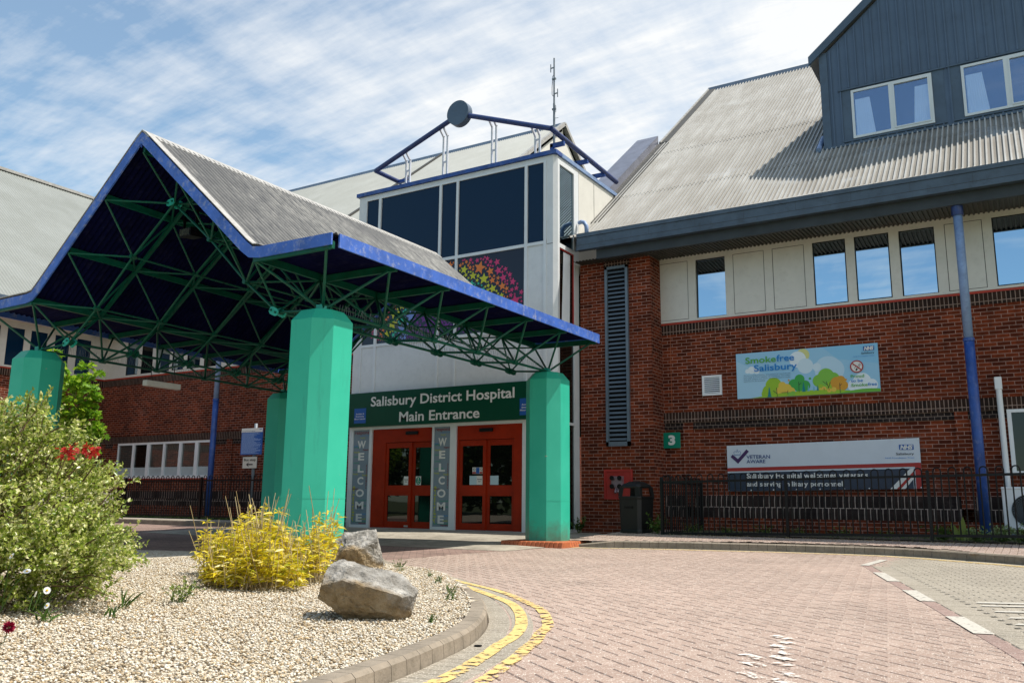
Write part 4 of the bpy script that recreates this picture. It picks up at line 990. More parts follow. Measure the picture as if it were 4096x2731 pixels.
# ------------------------------------------------------------------ rooftop frame and aerial
rfm = thing('rooftop_frame', (-11.55, 16.35, 8.6), 'dark blue tubular gable frame with a round disc standing on the tower roof', 'roof ornament')
YF = 16.32
for name_, ps in (('left_tube', [(-11.72, YF, 9.98), (-14.2, YF, 9.08)]), ('right_tube', [(-11.38, YF, 9.98), (-8.96, YF, 9.07)]), ('side_tube', [(-8.95, YF+.0, 9.07), (-8.92, 16.6, 9.03), (-8.90, 19.85, 8.93)]), ('return_tube', [(-14.2, YF, 9.08), (-14.2, 17.35, 9.10)])):
    MB().path(ps, .062, 12).build('frame_tube', M['bluedeep'], rfm, smooth=False)
q = MB(); q.tube((-11.55, YF-.09, 10.05), (-11.55, YF+.10, 10.05), .32, 40); d_ = q.build('disc', M['bluegrey'], rfm)
for x, zt in ((-13.28, 9.38), (-12.10, 9.78), (-10.64, 9.72), (-9.42, 9.20)):
    b = MB()
    for dx_ in (-.06, .06):
        b.box(x+dx_-.022, x+dx_+.022, 16.50, 16.54, 8.55, zt-.12); b.bar((x+dx_, 16.52, zt-.14), (x+dx_, YF+.02, zt+.02), .044, .04)
        b.bar((x+dx_, 16.52, 8.56), (x+dx_, 16.52, 8.60), .12, .12)
    b.box(x-.06, x+.06, 16.505, 16.535, 8.95, 8.99)
    b.build('support_bracket', M['paleblue'], rfm)
for y in (16.85, 18.1, 19.1):
    b = MB(); b.box(-9.25, -9.17, y-.04, y+.04, 8.55, 8.92); b.box(-9.25, -8.88, y-.04, y+.04, 8.84, 8.94); b.build('side_bracket', M['blue'], rfm)
b = MB(); b.box(-13.9, -13.82, 17.2, 17.3, 8.55, 9.10); b.box(-14.2, -13.82, 17.2, 17.3, 9.04, 9.12); b.build('side_bracket', M['blue'], rfm)
b = MB(); b.tube((-14.3, 17.5, 8.75), (-9.4, 17.5, 8.75), .02, 6); b.build('handrail', M['grey'], rfm)
am = thing('aerial_mast', (-9.78, 18.0, 8.5), 'tall thin aerial mast with short dipoles rising behind the tower roof', 'aerial')
b = MB(); b.tube((-9.78, 18.0, 8.5), (-9.78, 18.0, 10.6), .03, 8); b.tube((-9.78, 18.0, 10.6), (-9.78, 18.0, 11.86), .024, 8, .02); b.build('mast', M['grey'], am)
for z, s, loop in ((11.60, -1, 0), (11.28, -.4, 1), (10.87, 1, 0), (10.45, .4, 1), (10.2, .9, 2)):
    b = MB()
    if loop == 0:
        b.tube((-9.78, 18.0, z), (-9.78+.10*s, 18.0, z), .018, 6); b.tube((-9.78+.10*s, 18.0, z-.11), (-9.78+.10*s, 18.0, z+.11), .013, 6)
    elif loop == 1:
        c = -9.78+.045*s
        b.path([(c-.03, 18.0, z-.10), (c-.03, 18.0, z+.08), (c, 18.0, z+.11), (c+.03, 18.0, z+.08), (c+.03, 18.0, z-.10)], .008, 5); b.tube((-9.83, 18.0, z), (-9.73, 18.0, z), .03, 8)
    else: b.tube((-9.78, 18.0, z), (-9.66, 18.0, z-.02), .007, 5)
    b.build('dipole', M['grey'], am)
b = MB(); b.path([(-9.815, 17.98, 11.25), (-9.83, 17.98, 11.05), (-9.83, 17.98, 10.85), (-9.80, 17.98, 10.8)], .008, 5); b.build('cable', M['black'], am)

# ------------------------------------------------------------------ left wing and side wing
LZ = .07
lw = thing('hospital_left_wing', (-21.5, 18.25, 0), 'red brick wing with pale corrugated roof seen under the canopy, left of the entrance', 'building')
mb = MB()
mb.box(-28.1, -14.87, WY, WY+.4, 2.56+LZ, 4.335+LZ); mb.box(-28.1, -26.96, WY+.05, WY+.4, .73, 2.33+LZ); mb.box(-22.2, -14.87, WY+.05, WY+.4, .73, 2.33+LZ)
for a, b in ((-27.25, -27.0), (-21.5, -21.25), (-27.9, -27.7)): mb.box(a, b, WY, WY+.4, .5, 2.33+LZ)
mb.box(-28.1, -14.87, WY-.02, WY+.4, -.3, .275+LZ); mb.box(-26.96, -22.2, WY+.05, WY+.4, .73+LZ, 1.17)
mb.build('brick_wall', M['brick'], lw)
mb = MB(); mb.box(-28.1, -14.87, WY-.012, WY+.4, 2.33+LZ, 2.56+LZ); mb.box(-28.1, -14.87, WY-.012, WY+.4, 4.335+LZ, 4.56+LZ); mb.build('soldier_course', M['soldier'], lw)
mb = MB()
for a, b in ((-28.1, -26.97), (-22.19, -14.87)): mb.box(a, b, WY+.022, WY+.4, 2.18+LZ, 2.33+LZ)
mb.build('header_course', M['header'], lw)
mb = MB(); mb.box(-28.1, -14.87, WY-.02, WY+.4, .276+LZ, .50+LZ); mb.box(-28.1, -14.87, WY+.01, WY+.4, .502+LZ, .73+LZ); mb.build('plinth_course', M['plinthbrick'], lw)
mb = MB(); mb.box(-28.1, -14.87, WY-.03, WY+.1, 4.562+LZ, 4.605+LZ); mb.box(-26.96, -22.2, WY-.02, WY+.1, 1.17, 1.21); mb.build('red_sill', M['red_sill'], lw)
ups = [(-26.84, -26.2), (-26.02, -25.44), (-25.24, -24.52), (-24.38, -23.8), (-23.62, -22.98), (-22.78, -22.2), (-20.4, -19.8), (-19.6, -19.0), (-17.4, -16.8)]
mb = MB(); mb.box(-28.1, -14.87, WY-.05, WY+.3, 4.677, 4.75); mb.box(-28.1, -14.87, WY-.05, WY+.3, 6.08, 6.2); prev = -28.1
for a, b in ups: mb.box(prev, a, WY-.05, WY+.3, 4.75, 6.08); prev = b
mb.box(prev, -14.87, WY-.05, WY+.3, 4.75, 6.08); mb.build('window_band_panel', M['panel'], lw)
for k, (a, b) in enumerate(ups):
    f = MB(); t = .02
    for q in ((a, a+t, 4.75, 6.08), (b-t, b, 4.75, 6.08), (a+t, b-t, 4.75, 4.77), (a+t, b-t, 6.06, 6.08)): f.box(q[0], q[1], WY-.045, WY+.3, q[2], q[3])
    fo = f.build('upper_window', M['black'], lw)
    MB().box(a+t, b-t, WY-.02, WY-.01, 4.77, 6.06).build('pane', M['glassmirror'] if k in (0, 2, 3) else M['glasshalf'] if k == 4 else M['glassdark'], fo)
lts = [(-26.93, -26.16), (-26.05, -25.39), (-25.24, -24.55), (-24.45, -23.75), (-23.62, -22.97), (-22.82, -22.26)]
mb = MB(); prev = -26.96; mb.box(-26.96, -22.2, WY+.0, WY+.2, 1.212, 1.30); mb.box(-26.96, -22.2, WY+.0, WY+.2, 2.33, 2.40)
for a, b in lts: mb.box(prev, a, WY+.0, WY+.2, 1.30, 2.33); prev = b
mb.box(prev, -22.2, WY+.0, WY+.2, 1.30, 2.33); fo = mb.build('ground_floor_window', M['white'], lw)
M['glassgrey'] = glass('frosted_reflecting_glass', (.05, .055, .05), .3)
M['frost'] = paint('frosted_film', (.42, .47, .48), .5, var=.08)
for k, (a, b) in enumerate(lts):
    MB().box(a, b, WY+.05, WY+.06, 1.58, 2.33).build('pane', M['glassgrey'] if k != 1 else M['glassdark'], fo)
    MB().box(a, b, WY+.05, WY+.06, 1.30, 1.575).build('frosted_strip', M['frost'], fo)
rl = lambda y: roofz(y)+LZ
corrugated('roof', M['roofpale'], lw, -36.5, -14.97, .1025, RIBS[::2], [(17.36, rl(17.36)), (28.3, rl(28.3))], 'x')
MB().hexa([(-36, 17.45, rl(17.45)-.25), (-15.0, 17.45, rl(17.45)-.25), (-15.0, 28.3, rl(28.3)-.25), (-36, 28.3, rl(28.3)-.25)], [(-36, 17.45, rl(17.45)-.02), (-15, 17.45, rl(17.45)-.02), (-15, 28.3, rl(28.3)-.02), (-36, 28.3, rl(28.3)-.02)]).build('roof_deck', M['bluegrey'], lw)
MB().hexa([(-36, 28.12, rl(28.12)+.02), (-14.9, 28.12, rl(28.12)+.02), (-14.9, 28.5, rl(28.12)+.02), (-36, 28.5, rl(28.12)+.02)], [(-36, 28.25, rl(28.3)+.08), (-14.9, 28.25, rl(28.3)+.08), (-14.9, 28.4, rl(28.3)+.08), (-36, 28.4, rl(28.3)+.08)]).build('ridge_cap', M['bluegrey'], lw)
q = MB(); q.hexa([(-15, 28.35, 14.95), (-36, 28.35, 14.95), (-36, 39, 6.6), (-15, 39, 6.6)], [(-15, 28.35, 15.3), (-36, 28.35, 15.3), (-36, 39, 6.9), (-15, 39, 6.9)]); q.build('rear_roof_slope', M['roofpale'], lw)
q = MB(); q.prism([(18.6, 7.5), (28.3, 15.2), (38, 7.5)], lambda u, v: (-15.15, u, v), lambda u, v: (-15.0, u, v)); ge = q.build('gable_end', M['sidepanel'], lw)
q = MB()
for sgn in (-1, 1): q.bar((-14.93, 28.3, 15.36), (-14.93, 28.3+sgn*9.5, 15.36-.794*9.5), .16, .14)
q.build('gable_trim', M['flash'], ge)
q = MB()
for k in range(9): q.box(-15.0, -14.97, 28.3-.35-.085*k, 28.3+.35+.085*k, 14.05-k*.14, 14.05-k*.14+.06)
q.build('gable_louvre', M['louvre'], ge)
# a raised flashing line down the rear slope
q = MB(); q.hexa([(-20.9, 18.6, rl(18.6)), (-20.75, 18.6, rl(18.6)), (-20.75, 28.2, rl(28.2)), (-20.9, 28.2, rl(28.2))], [(-20.9, 18.6, rl(18.6)+.1), (-20.75, 18.6, rl(18.6)+.1), (-20.75, 28.2, rl(28.2)+.1), (-20.9, 28.2, rl(28.2)+.1)]); q.build('roof_upstand', M['soffit'], lw)
MB().box(-28.6, -15.0, 17.30, 17.62, 6.38, 6.78).build('gutter', M['bluegrey'], lw)
MB().box(-28.6, -15.0, 17.6, 18.3, 6.20, 6.24).build('soffit', M['soffit'], lw)
downpipe(lw, -21.1, 17.40, .0, 6.4)
MB().box(-28.0, -14.9, 18.66, 38, -.3, 6.2).build('wall_core', M['brick'], lw)
# side wing at the far left; its front faces +X
SX = -28.1
sw = thing('side_wing', (-28.1, 13, 0), 'pale roofed side wing with dark upper windows at the far left edge', 'building')
q = MB(); q.box(SX-.4, SX, 2, 18.24, -.3, 4.335+LZ); q.build('brick_wall', M['brick'], sw)
q = MB(); q.box(SX-.4, SX+.012, 2, 18.24, 2.33+LZ, 2.56+LZ); q.box(SX-.4, SX+.012, 2, 18.24, 4.336+LZ, 4.56+LZ); q.build('soldier_course', M['soldier'], sw)
MB().box(SX-.1, SX+.03, 2, 18.22, 4.563+LZ, 4.605+LZ).build('red_sill', M['red_sill'], sw)
sws = [(17.07, 17.60), (16.29, 16.81), (15.47, 16.03), (14.70, 15.26), (13.9, 14.48), (13.1, 13.7)]
q = MB(); q.box(SX-.3, SX+.05, 2, 18.2, 4.677, 4.74); q.box(SX-.3, SX+.05, 2, 18.2, 5.98, 6.2); prev = 18.2
for a, b in sws: q.box(SX-.3, SX+.05, b, prev, 4.74, 5.98); prev = a
q.box(SX-.3, SX+.05, 2, prev, 4.74, 5.98); q.build('window_band_panel', M['panel'], sw)
for a, b in sws: MB().box(SX+.0, SX+.02, a, b, 4.74, 5.98).build('pane', M['glassnavy'], sw)
q = MB(); q.box(SX, SX+.95, 2, 17.6, 6.16, 6.20); q.build('soffit', M['panel'], sw)
q = MB(); q.box(SX+.65, SX+.95, 2, 17.6, 6.38, 6.78); q.build('gutter', M['bluegrey'], sw)
lx = lambda x: 6.75+.80*(-27.2-x)
corrugated('roof', M['roofpale'], sw, 2, 29, .12, RIBS[::2], [(-27.2, lx(-27.2)), (-36.5, lx(-36.5))], 'y')
q = MB(); q.hexa([(-27.3, 2, 6.4), (-36.5, 2, 13.8), (-36.5, 29, 13.8), (-27.3, 29, 6.4)], [(-27.3, 2, 6.66), (-36.5, 2, 14.1), (-36.5, 29, 14.1), (-27.3, 29, 6.66)]); q.build('roof_deck', M['bluegrey'], sw)
q = MB(); q.box(-36.7, -36.35, 2, 29, lx(-36.5)-.02, lx(-36.5)+.10); q.build('ridge_cap', M['flash'], sw)
q = MB(); q.hexa([(-36.5, 2, 13.8), (-46, 2, 6.4), (-46, 29, 6.4), (-36.5, 29, 13.8)], [(-36.5, 2, 14.1), (-46, 2, 6.7), (-46, 29, 6.7), (-36.5, 29, 14.1)]); q.build('rear_roof_slope', M['roofpale'], sw)
MB().box(-45, SX-.41, 2, 28, -.3, 6.3).build('wall_core', M['brick'], sw)

# ------------------------------------------------------------------ entrance canopy
CC = -10.74; YFc, YBc = 7.2, 14.42; BAYL = 1.183; Y0 = 7.83
can = thing('entrance_canopy', (CC, 10.8, -.2), 'green steel space frame canopy with folded corrugated roof and blue edges on four octagonal columns', 'canopy')
TOPS = [(0, 5.56), (.83, 4.98), (1.66, 4.28), (2.49, 3.585), (3.72, 3.50)]
BOTS = [(0, 4.92), (.89, 4.215), (1.69, 3.49), (2.33, 3.0), (3.14, 2.94)]
def path_c(dz, e=3.84, dk=0):   # roof section from right eave over the ridge to the left eave
    half = [(e, 3.67+dz), (2.62+dk, 3.68+dz), (2.49+dk, 3.70+dz), (2.38+dk, 3.78+dz)]
    top = [(.10, 5.74+dz), (0, 5.80+dz)]
    r = half+top; return [(CC+x, z) for x, z in r]+[(CC-x, z) for x, z in r[-2::-1]]
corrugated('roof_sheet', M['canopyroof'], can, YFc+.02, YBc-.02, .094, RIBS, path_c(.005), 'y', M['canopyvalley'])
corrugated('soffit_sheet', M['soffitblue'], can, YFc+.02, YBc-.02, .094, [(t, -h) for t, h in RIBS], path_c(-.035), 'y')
def fascia(name, y0, y1, mat, h=.15, up_=.012):
    P = path_c(up_); mb = MB()
    # lower edge parallel to the section
    Q = []
    for i, p in enumerate(P):
        a = Vector(P[max(i-1, 0)]); b = Vector(P[min(i+1, len(P)-1)]); d = (b-a).normalized(); nn = Vector((-d.y, d.x)); nn = nn if nn.y < 0 else -nn
        k = h/ (abs(nn.y) if i in (0, len(P)-1) else 1)
        if i == len(P)//2: Q.append((p[0], p[1]-h*1.55))
        else: Q.append((p[0]+nn.x*h*.98, p[1]+nn.y*h*.98))
    for i in range(len(P)-1):
        a, b, c, d = P[i], P[i+1], Q[i+1], Q[i]
        mb.hexa([(a[0], y0, a[1]), (a[0], y1, a[1]), (d[0], y1, d[1]), (d[0], y0, d[1])], [(b[0], y0, b[1]), (b[0], y1, b[1]), (c[0], y1, c[1]), (c[0], y0, c[1])])
    return mb.build(name, mat, can)
fascia('front_fascia', YFc-.012, YFc+.012, M['bluefascia']); fascia('rear_fascia', YBc-.012, YBc+.012, M['bluefascia'])
for s in (-1, 1):
    x = CC+s*3.86
    q = MB(); q.box(x-.012, x+.012, YFc+.10, YBc+.02, 3.52, 3.69); q.build('eaves_fascia', M['bluefascia'], can)
# verge flashing along the front edge and ridge cap
def along(name, y0, y1, dz, seg, mat):
    P = path_c(dz)[seg[0]:seg[1]]; mb = MB()
    for a, b in zip(P, P[1:]): mb.hexa([(a[0], y0, a[1]), (b[0], y0, b[1]), (b[0], y1, b[1]), (a[0], y1, a[1])], [(a[0], y0, a[1]+.012), (b[0], y0, b[1]+.012), (b[0], y1, b[1]+.012), (a[0], y1, a[1]+.012)])
    return mb.build(name, mat, can)
along('verge_flashing', YFc-.014, YFc+.11, .040, (1, 11), M['flash'])
rcm = MB()
for s in (-1, 1): rcm.hexa([(CC, YFc-.015, 5.835), (CC+s*.16, YFc-.015, 5.70), (CC+s*.16, YBc, 5.70), (CC, YBc, 5.835)], [(CC, YFc-.015, 5.855), (CC+s*.17, YFc-.015, 5.715), (CC+s*.17, YBc, 5.715), (CC, YBc, 5.855)])
rcm.build('ridge_cap', M['flash'], can)
# purlins (along Y) and rafters (along the section)
for s in (-1, 1):
    for k, (x, z) in enumerate(TOPS):
        if k == 0 and s < 0: continue
        if k == 4: continue
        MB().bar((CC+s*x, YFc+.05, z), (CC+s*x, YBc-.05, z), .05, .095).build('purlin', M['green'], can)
TR = [YFc+.04+BAYL*j for j in range(7)]; TR[-1] = YBc-.05
for j, y in enumerate(TR):
    for s in (-1, 1):
        MB().bar((CC+s*2.49, y, 3.555), (CC+s*3.83, y, 3.545), .05, .09).build('eaves_rafter', M['green'], can)
        if j > 0: MB().bar((CC+s*.03, y, 5.53), (CC+s*2.47, y, 3.56), .045, .06, (0, 1, 0)).build('roof_rafter', M['green'], can)
BRW = [Y0+BAYL*k for k in range(6)]
links = {0: (0, 1, -1), 1: (1, 2), 2: (2, 3), 3: (3,), 4: (3, 4)}
segs = []
for k, y in enumerate(BRW):
    for b in range(5):
        for s in ((1,) if b == 0 else (1, -1)):
            p = Vector((CC+s*BOTS[b][0], y, BOTS[b][1]))
            for t in links[b]:
                tt = abs(t); sx = (1 if t >= 0 else -1) if b == 0 else s
                for j in (k, k+1): segs.append((p, Vector((CC+sx*TOPS[tt][0], TR[j], TOPS[tt][1]-.04 if tt != 4 else 3.53)), .0155 if b != 4 else .019))
camp = Vector((0, 0, CAMZ))
segs.sort(key=lambda q: ((q[0]+q[1])/2-camp).length/((q[1]-q[0]).length))
rest = MB()
for i, (a, b, r_) in enumerate(segs):
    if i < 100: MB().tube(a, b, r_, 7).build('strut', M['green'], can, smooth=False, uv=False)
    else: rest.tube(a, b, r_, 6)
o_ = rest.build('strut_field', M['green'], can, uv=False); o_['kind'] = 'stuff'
for k, y in enumerate(BRW):
    for s in (1, -1):
        for b in range(4):
            p, q_ = BOTS[b], BOTS[b+1]
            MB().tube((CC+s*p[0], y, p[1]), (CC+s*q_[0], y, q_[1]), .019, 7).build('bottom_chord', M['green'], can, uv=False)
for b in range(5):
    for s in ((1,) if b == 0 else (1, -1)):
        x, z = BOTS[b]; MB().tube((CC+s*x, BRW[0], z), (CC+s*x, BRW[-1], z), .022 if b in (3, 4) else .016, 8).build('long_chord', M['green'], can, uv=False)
# plated nodes
def node(x, y, z, ang, front):
    q = MB(); d = Vector((math.cos(ang), 0, math.sin(ang)))*.085; u = Vector((-d.z, 0, d.x))*.62; c = Vector((x, y, z))
    k = .55; pl = [c-d-u*k, c-d*k-u, c+d*k-u, c+d-u*k, c+d+u*k, c+d*k+u, c-d*k+u, c-d+u*k]
    for y0 in ((-.075, -.06), (.06, .075)):
        i = q.pts([(p.x, p.y+y0[0], p.z) for p in pl]); j = q.pts([(p.x, p.y+y0[1], p.z) for p in pl]); n_ = len(pl)
        q.face(range(i, i+n_)); q.face(range(j+n_-1, j-1, -1))
        for k_ in range(n_): q.face((i+k_, j+k_, j+(k_+1) % n_, i+(k_+1) % n_))
    o_ = q.build('node_plate', M['greenlight'] if front else M['green'], can, uv=False)
    q = MB()
    for e in (-.5, .5): p = c+d*e*1.1; q.tube((p.x, p.y-.095, p.z), (p.x, p.y+.095, p.z), .014, 8)
    q.build('node_bolt', M['green'], o_, uv=False)
for k, y in enumerate(BRW):
    for s in (1, -1): node(CC+s*2.33, y, 3.0, -s*R(25), k == 0)
    if k in (0, 5): node(CC, y, 4.92, R(8), k == 0)
def joint(x, y, z, l_, r_): MB().tube((x, y-l_, z), (x, y+l_, z), r_, 8).build('node_joint', M['green'], can, uv=False)
for y in BRW:
    for b in (1, 2):
        for s in (1, -1): joint(CC+s*BOTS[b][0], y, BOTS[b][1], .05, .035)
    if y not in (BRW[0], BRW[-1]):
        for s in (1, -1): joint(CC+s*3.14, y, 2.94, .06, .04)
# anti-pigeon spikes on the lower chords
spk = MB()
for s, xs in ((1, 3.14), (1, 2.33), (-1, 3.14)):
    z = 2.96 if xs > 3 else 3.02; y = BRW[0]+.3
    while y < BRW[-1]-.2:
        a = rnd.uniform(-.3, .3); b = rnd.uniform(-.2, .2); spk.tube((CC+s*xs, y, z), (CC+s*xs+a*.11, y+b*.1, z+.11), .0022, 3, cap=False); y += .045
o_ = spk.build('bird_spikes', M['grey'], can, uv=False); o_['kind'] = 'stuff'
# columns: octagonal with chamfered heads and brick-tile plinths
def column(x, y, zb):
    q = MB(); fa, di = .345, .245; h = .36
    def ring(k, z):
        a = fa/2*k; hh = h*k
        return [(x+sx*px, y+sy*py, z) for sx, sy, px, py in ((1,-1,a,hh),(1,-1,hh,a),(1,1,hh,a),(1,1,a,hh),(-1,1,a,hh),(-1,1,hh,a),(-1,-1,hh,a),(-1,-1,a,hh))]
    # order round the octagon
    rs = [ring(1, zb), ring(1, 2.76), ring(.70, 2.90), ring(.30, 2.915)]
    ids = [q.pts(r_) for r_ in rs]
    for a, b in zip(ids, ids[1:]):
        for k in range(8): q.face((a+k, a+(k+1) % 8, b+(k+1) % 8, b+k))
    q.face(range(ids[-1], ids[-1]+8))
    c = q.build('column', M['column'], can, uv=False)
    q = MB(); ids = [q.pts(ring(1.006, z)) for z in (.585, .600)]
    for k in range(8): q.face((ids[0]+k, ids[0]+(k+1) % 8, ids[1]+(k+1) % 8, ids[1]+k))
    q.build('column_seam', M['column'], c, uv=False)
    q = MB(); q.box(x-.12, x+.12, y-.12, y+.12, 2.905, 2.925); q.tube((x, y, 2.92), (x, y, 2.99), .055, 10); q.box(x-.05, x+.05, y-.075, y-.055, 2.92, 3.0); q.build('head_plate', M['greenlight'], c, bevel=.004)
    return c
for x in (CC+3.14, CC-3.14):
    for y in (Y0, BRW[-1]): column(x, y, -.25 if y == Y0 else -.15)
for x in (CC+3.14,):
    y = BRW[-1]; zb = rz(-9, 13.7); q = MB()
    for k in range(14):       # bullnose tiles round the front and sides
        t0 = x-.62+k*.0886; q.hexa([(t0+.003, y-.62, zb-.06), (t0+.0856, y-.62, zb-.06), (t0+.0856, y-.30, zb-.06), (t0+.003, y-.30, zb-.06)], [(t0+.003, y-.585, zb+.05), (t0+.0856, y-.585, zb+.05), (t0+.0856, y-.30, zb+.05), (t0+.003, y-.30, zb+.05)])
    for sx in (-1, 1):
        for k in range(10):
            t0 = y-.295+k*.0886; q.hexa([(x+sx*.62, t0, zb-.06), (x+sx*.62, t0+.083, zb-.06), (x+sx*.30, t0+.083, zb-.06), (x+sx*.30, t0, zb-.06)], [(x+sx*.585, t0, zb+.05), (x+sx*.585, t0+.083, zb+.05), (x+sx*.30, t0+.083, zb+.05), (x+sx*.30, t0, zb+.05)])
    q.build('tile_plinth', M['tile'], can, bevel=.012)
# the left line of the canopy fans out slightly towards the building
for o in can.children_recursive:
    me = o.data; n_ = len(me.vertices); a = np.zeros(n_*3, 'f'); me.vertices.foreach_get('co', a); a = a.reshape(-1, 3)
    a[:, 0] -= .086*np.clip(a[:, 1]-Y0, -.65, 7)*np.clip((CC-a[:, 0])/3.14, 0, 1 if o.name.startswith('column') or o.parent.name.startswith('column') else 1.3)
    me.vertices.foreach_set('co', a.ravel()); me.update()
# lights hung under it
fl = thing('strip_light', (-13.2, 9.7, 2.5), 'long cream fluorescent batten hung under the left side of the canopy', 'light')
q = MB(); q.box(-13.26, -13.14, 9.33, 10.04, 2.50, 2.60); q.build('batten', M['panel'], fl, bevel=.012)
q = MB()
for y in (9.45, 9.92): q.tube((-13.2, y, 2.60), (-13.2, y, 2.99), .006, 5)
q.build('hanger', M['black'], fl)
fd = thing('floodlight', (CC, 8.2, 4.5), 'small black floodlight hung under the canopy ridge', 'light')
q = MB(); q.hexa([(CC-.13, 8.05, 4.47), (CC+.13, 8.05, 4.47), (CC+.10, 8.30, 4.50), (CC-.10, 8.30, 4.50)], [(CC-.13, 8.05, 4.60), (CC+.13, 8.05, 4.60), (CC+.10, 8.30, 4.66), (CC-.10, 8.30, 4.66)]); q.build('lamp_body', M['black'], fd)
q = MB(); q.box(CC-.11, CC+.11, 8.042, 8.049, 4.485, 4.585); q.build('lamp_glass', M['glassgrey'], fd)
q = MB(); q.box(CC-.15, CC-.13, 8.12, 8.16, 4.52, 4.9); q.box(CC+.13, CC+.15, 8.12, 8.16, 4.52, 4.9); q.build('lamp_bracket', M['black'], fd)

# ------------------------------------------------------------------ signs and fittings on the right wall
PY = WY-.035
sm = thing('smokefree_sign', (-3.96, WY, 2.79), 'pale blue Smokefree Salisbury board with coloured cartoon trees high on the brick wall', 'sign')
MB().box(-5.40, -2.53, PY, WY, 2.785, 3.765).build('board', flat('poster_sky', (.30, .55, .74), .4), sm)
art = []
def A(poly, c): art.append((poly, c))
def blob(cx, cz, parts, c):
    for dx_, dz_, r_ in parts: A(circle(cx+dx_, cz+dz_, r_, 24), c)
W1, W2, W3 = (.46, .65, .78), (.58, .72, .80), (.72, .80, .84)
A([(-5.40, 2.785), (-4.3, 2.785), (-4.6, 3.2), (-5.40, 3.6)], (.38, .61, .77)); A([(-3.6, 3.765), (-2.53, 3.765), (-2.53, 3.35), (-3.3, 3.5)], (.24, .52, .74))
A(circle(-3.99, 3.63, .135), (.62, .62, .25)); A(circle(-4.10, 3.55, .17), W3); A(circle(-3.95, 3.40, .16), W2); A(circle(-3.50, 3.30, .27, 40), W1); A(circle(-3.72, 3.36, .085), W2); A(circle(-3.42, 3.28, .235, 40), W1)
blob(-5.05, 3.37, [(-.11, 0, .05), (-.02, .02, .08), (.09, -.01, .06)], W3)
blob(-2.86, 2.93, [(-.16, 0, .12), (0, .08, .17), (.17, .0, .12)], W3)
G1, G2, G3, YL, OR, TE, TL = (.30, .50, .02), (.20, .48, .05), (.05, .36, .06), (.72, .50, .06), (.62, .30, .02), (.0, .20, .22), (.16, .45, .50)
blob(-4.62, 2.98, [(-.12, -.06, .12), (0, .05, .17), (.1, -.05, .16), (-.17, -.12, .09)], G1)
blob(-4.08, 3.05, [(0, .08, .10), (-.12, -.02, .11), (.10, -.06, .11), (-.02, -.08, .10)], G3); blob(-3.87, 3.13, [(0, 0, .025)], G3)
blob(-4.40, 2.95, [(-.04, .07, .08), (.05, .0, .10), (-.08, -.04, .09), (.14, -.06, .08), (-.02, -.09, .08)], YL); blob(-4.30, 3.12, [(0, 0, .02)], OR)
blob(-3.55, 3.07, [(-.14, 0, .13), (0, .09, .16), (.13, .02, .14), (-.02, -.05, .18)], G2); blob(-3.67, 2.93, [(0, 0, .07)], G1); blob(-3.45, 2.95, [(0, 0, .10)], G1)
blob(-3.30, 2.97, [(-.05, .04, .12), (.03, .09, .09), (.07, -.02, .10), (-.06, -.05, .09)], OR); blob(-3.17, 3.06, [(0, 0, .022)], OR)
blob(-3.63, 2.87, [(-.04, 0, .05), (.03, .03, .05), (.06, -.02, .04)], YL)
hill = [(-5.10, 2.785)]+[(-5.10+2.57*t/20, 2.785+.10*math.sin(math.pi*min(1, t/20*1.05))**1) for t in range(1, 20)]+[(-2.53, 2.785)]
A(hill, G1); A([(-3.35, 2.785)]+[(-3.35+.82*t/10, 2.785+.075*math.sin(math.pi*t/14)) for t in range(1, 11)]+[(-2.53, 2.785)], (.14, .42, .04))
blob(-3.45, 2.865, [(-.05, 0, .045), (.04, .01, .05)], YL); blob(-4.27, 2.83, [(-.03, 0, .045), (.04, .01, .05)], G2)
def fir(cx, z0, z1, c):
    h = z1-z0; w_ = h*.30
    A([(cx, z1)]+sum([[(cx+w_*(.35+.65*k/4)*.55+w_*.2*k/4, z1-h*(k+1)/4.6), (cx+w_*(.2+.5*k/4)*.55, z1-h*(k+1)/4.6)] for k in range(4)], [])+[(cx+w_*.8, z0), (cx-w_*.8, z0)]+sum([[(cx-w_*(.2+.5*k/4)*.55, z1-h*(k+1)/4.6), (cx-w_*(.35+.65*k/4)*.55-w_*.2*k/4, z1-h*(k+1)/4.6)] for k in (3, 2, 1, 0)], []), c)
fir(-4.713, 2.79, 3.01, TE); fir(-4.005, 2.865, 3.07, TE); fir(-3.91, 2.87, 3.0, TL); fir(-3.80, 2.87, 2.97, TL); fir(-3.724, 2.87, 2.99, TE)
K_ = (.02, .02, .02)
def ln(a, b, w_): d = (Vector(b)-Vector(a)).normalized()*w_; n_ = (-d.y, d.x); A([(a[0]-n_[0], a[1]-n_[1]), (b[0]-n_[0], b[1]-n_[1]), (b[0]+n_[0], b[1]+n_[1]), (a[0]+n_[0], a[1]+n_[1])], K_)
for a, b in (((-4.10, 2.86), (-4.10, 3.08)), ((-4.10, 3.01), (-4.05, 3.05)), ((-4.55, 2.79), (-4.56, 2.98)), ((-4.56, 2.86), (-4.63, 2.92)), ((-4.33, 2.83), (-4.33, 2.91)), ((-4.33, 2.87), (-4.46, 2.87)), ((-3.50, 2.87), (-3.55, 3.05)), ((-3.53, 2.97), (-3.62, 3.06)), ((-3.51, 2.92), (-3.47, 3.03)), ((-3.29, 2.80), (-3.29, 3.0)), ((-3.29, 2.95), (-3.25, 2.98)), ((-3.60, 2.87), (-3.60, 2.91))): ln(a, b, .005)
q = MB(); cols = []; 
for i, (p, c) in enumerate(art):
    if c not in cols: cols.append(c)
    q.cur = cols.index(c); p = [(min(-2.532, max(-5.398, u)), max(2.787, min(3.763, v))) for u, v in p]
    q.poly([(u, PY-.0006-.00012*i, v) for u, v in p])
q.build('artwork', [flat('poster_ink', c, .45) for c in cols], sm, uv=False)
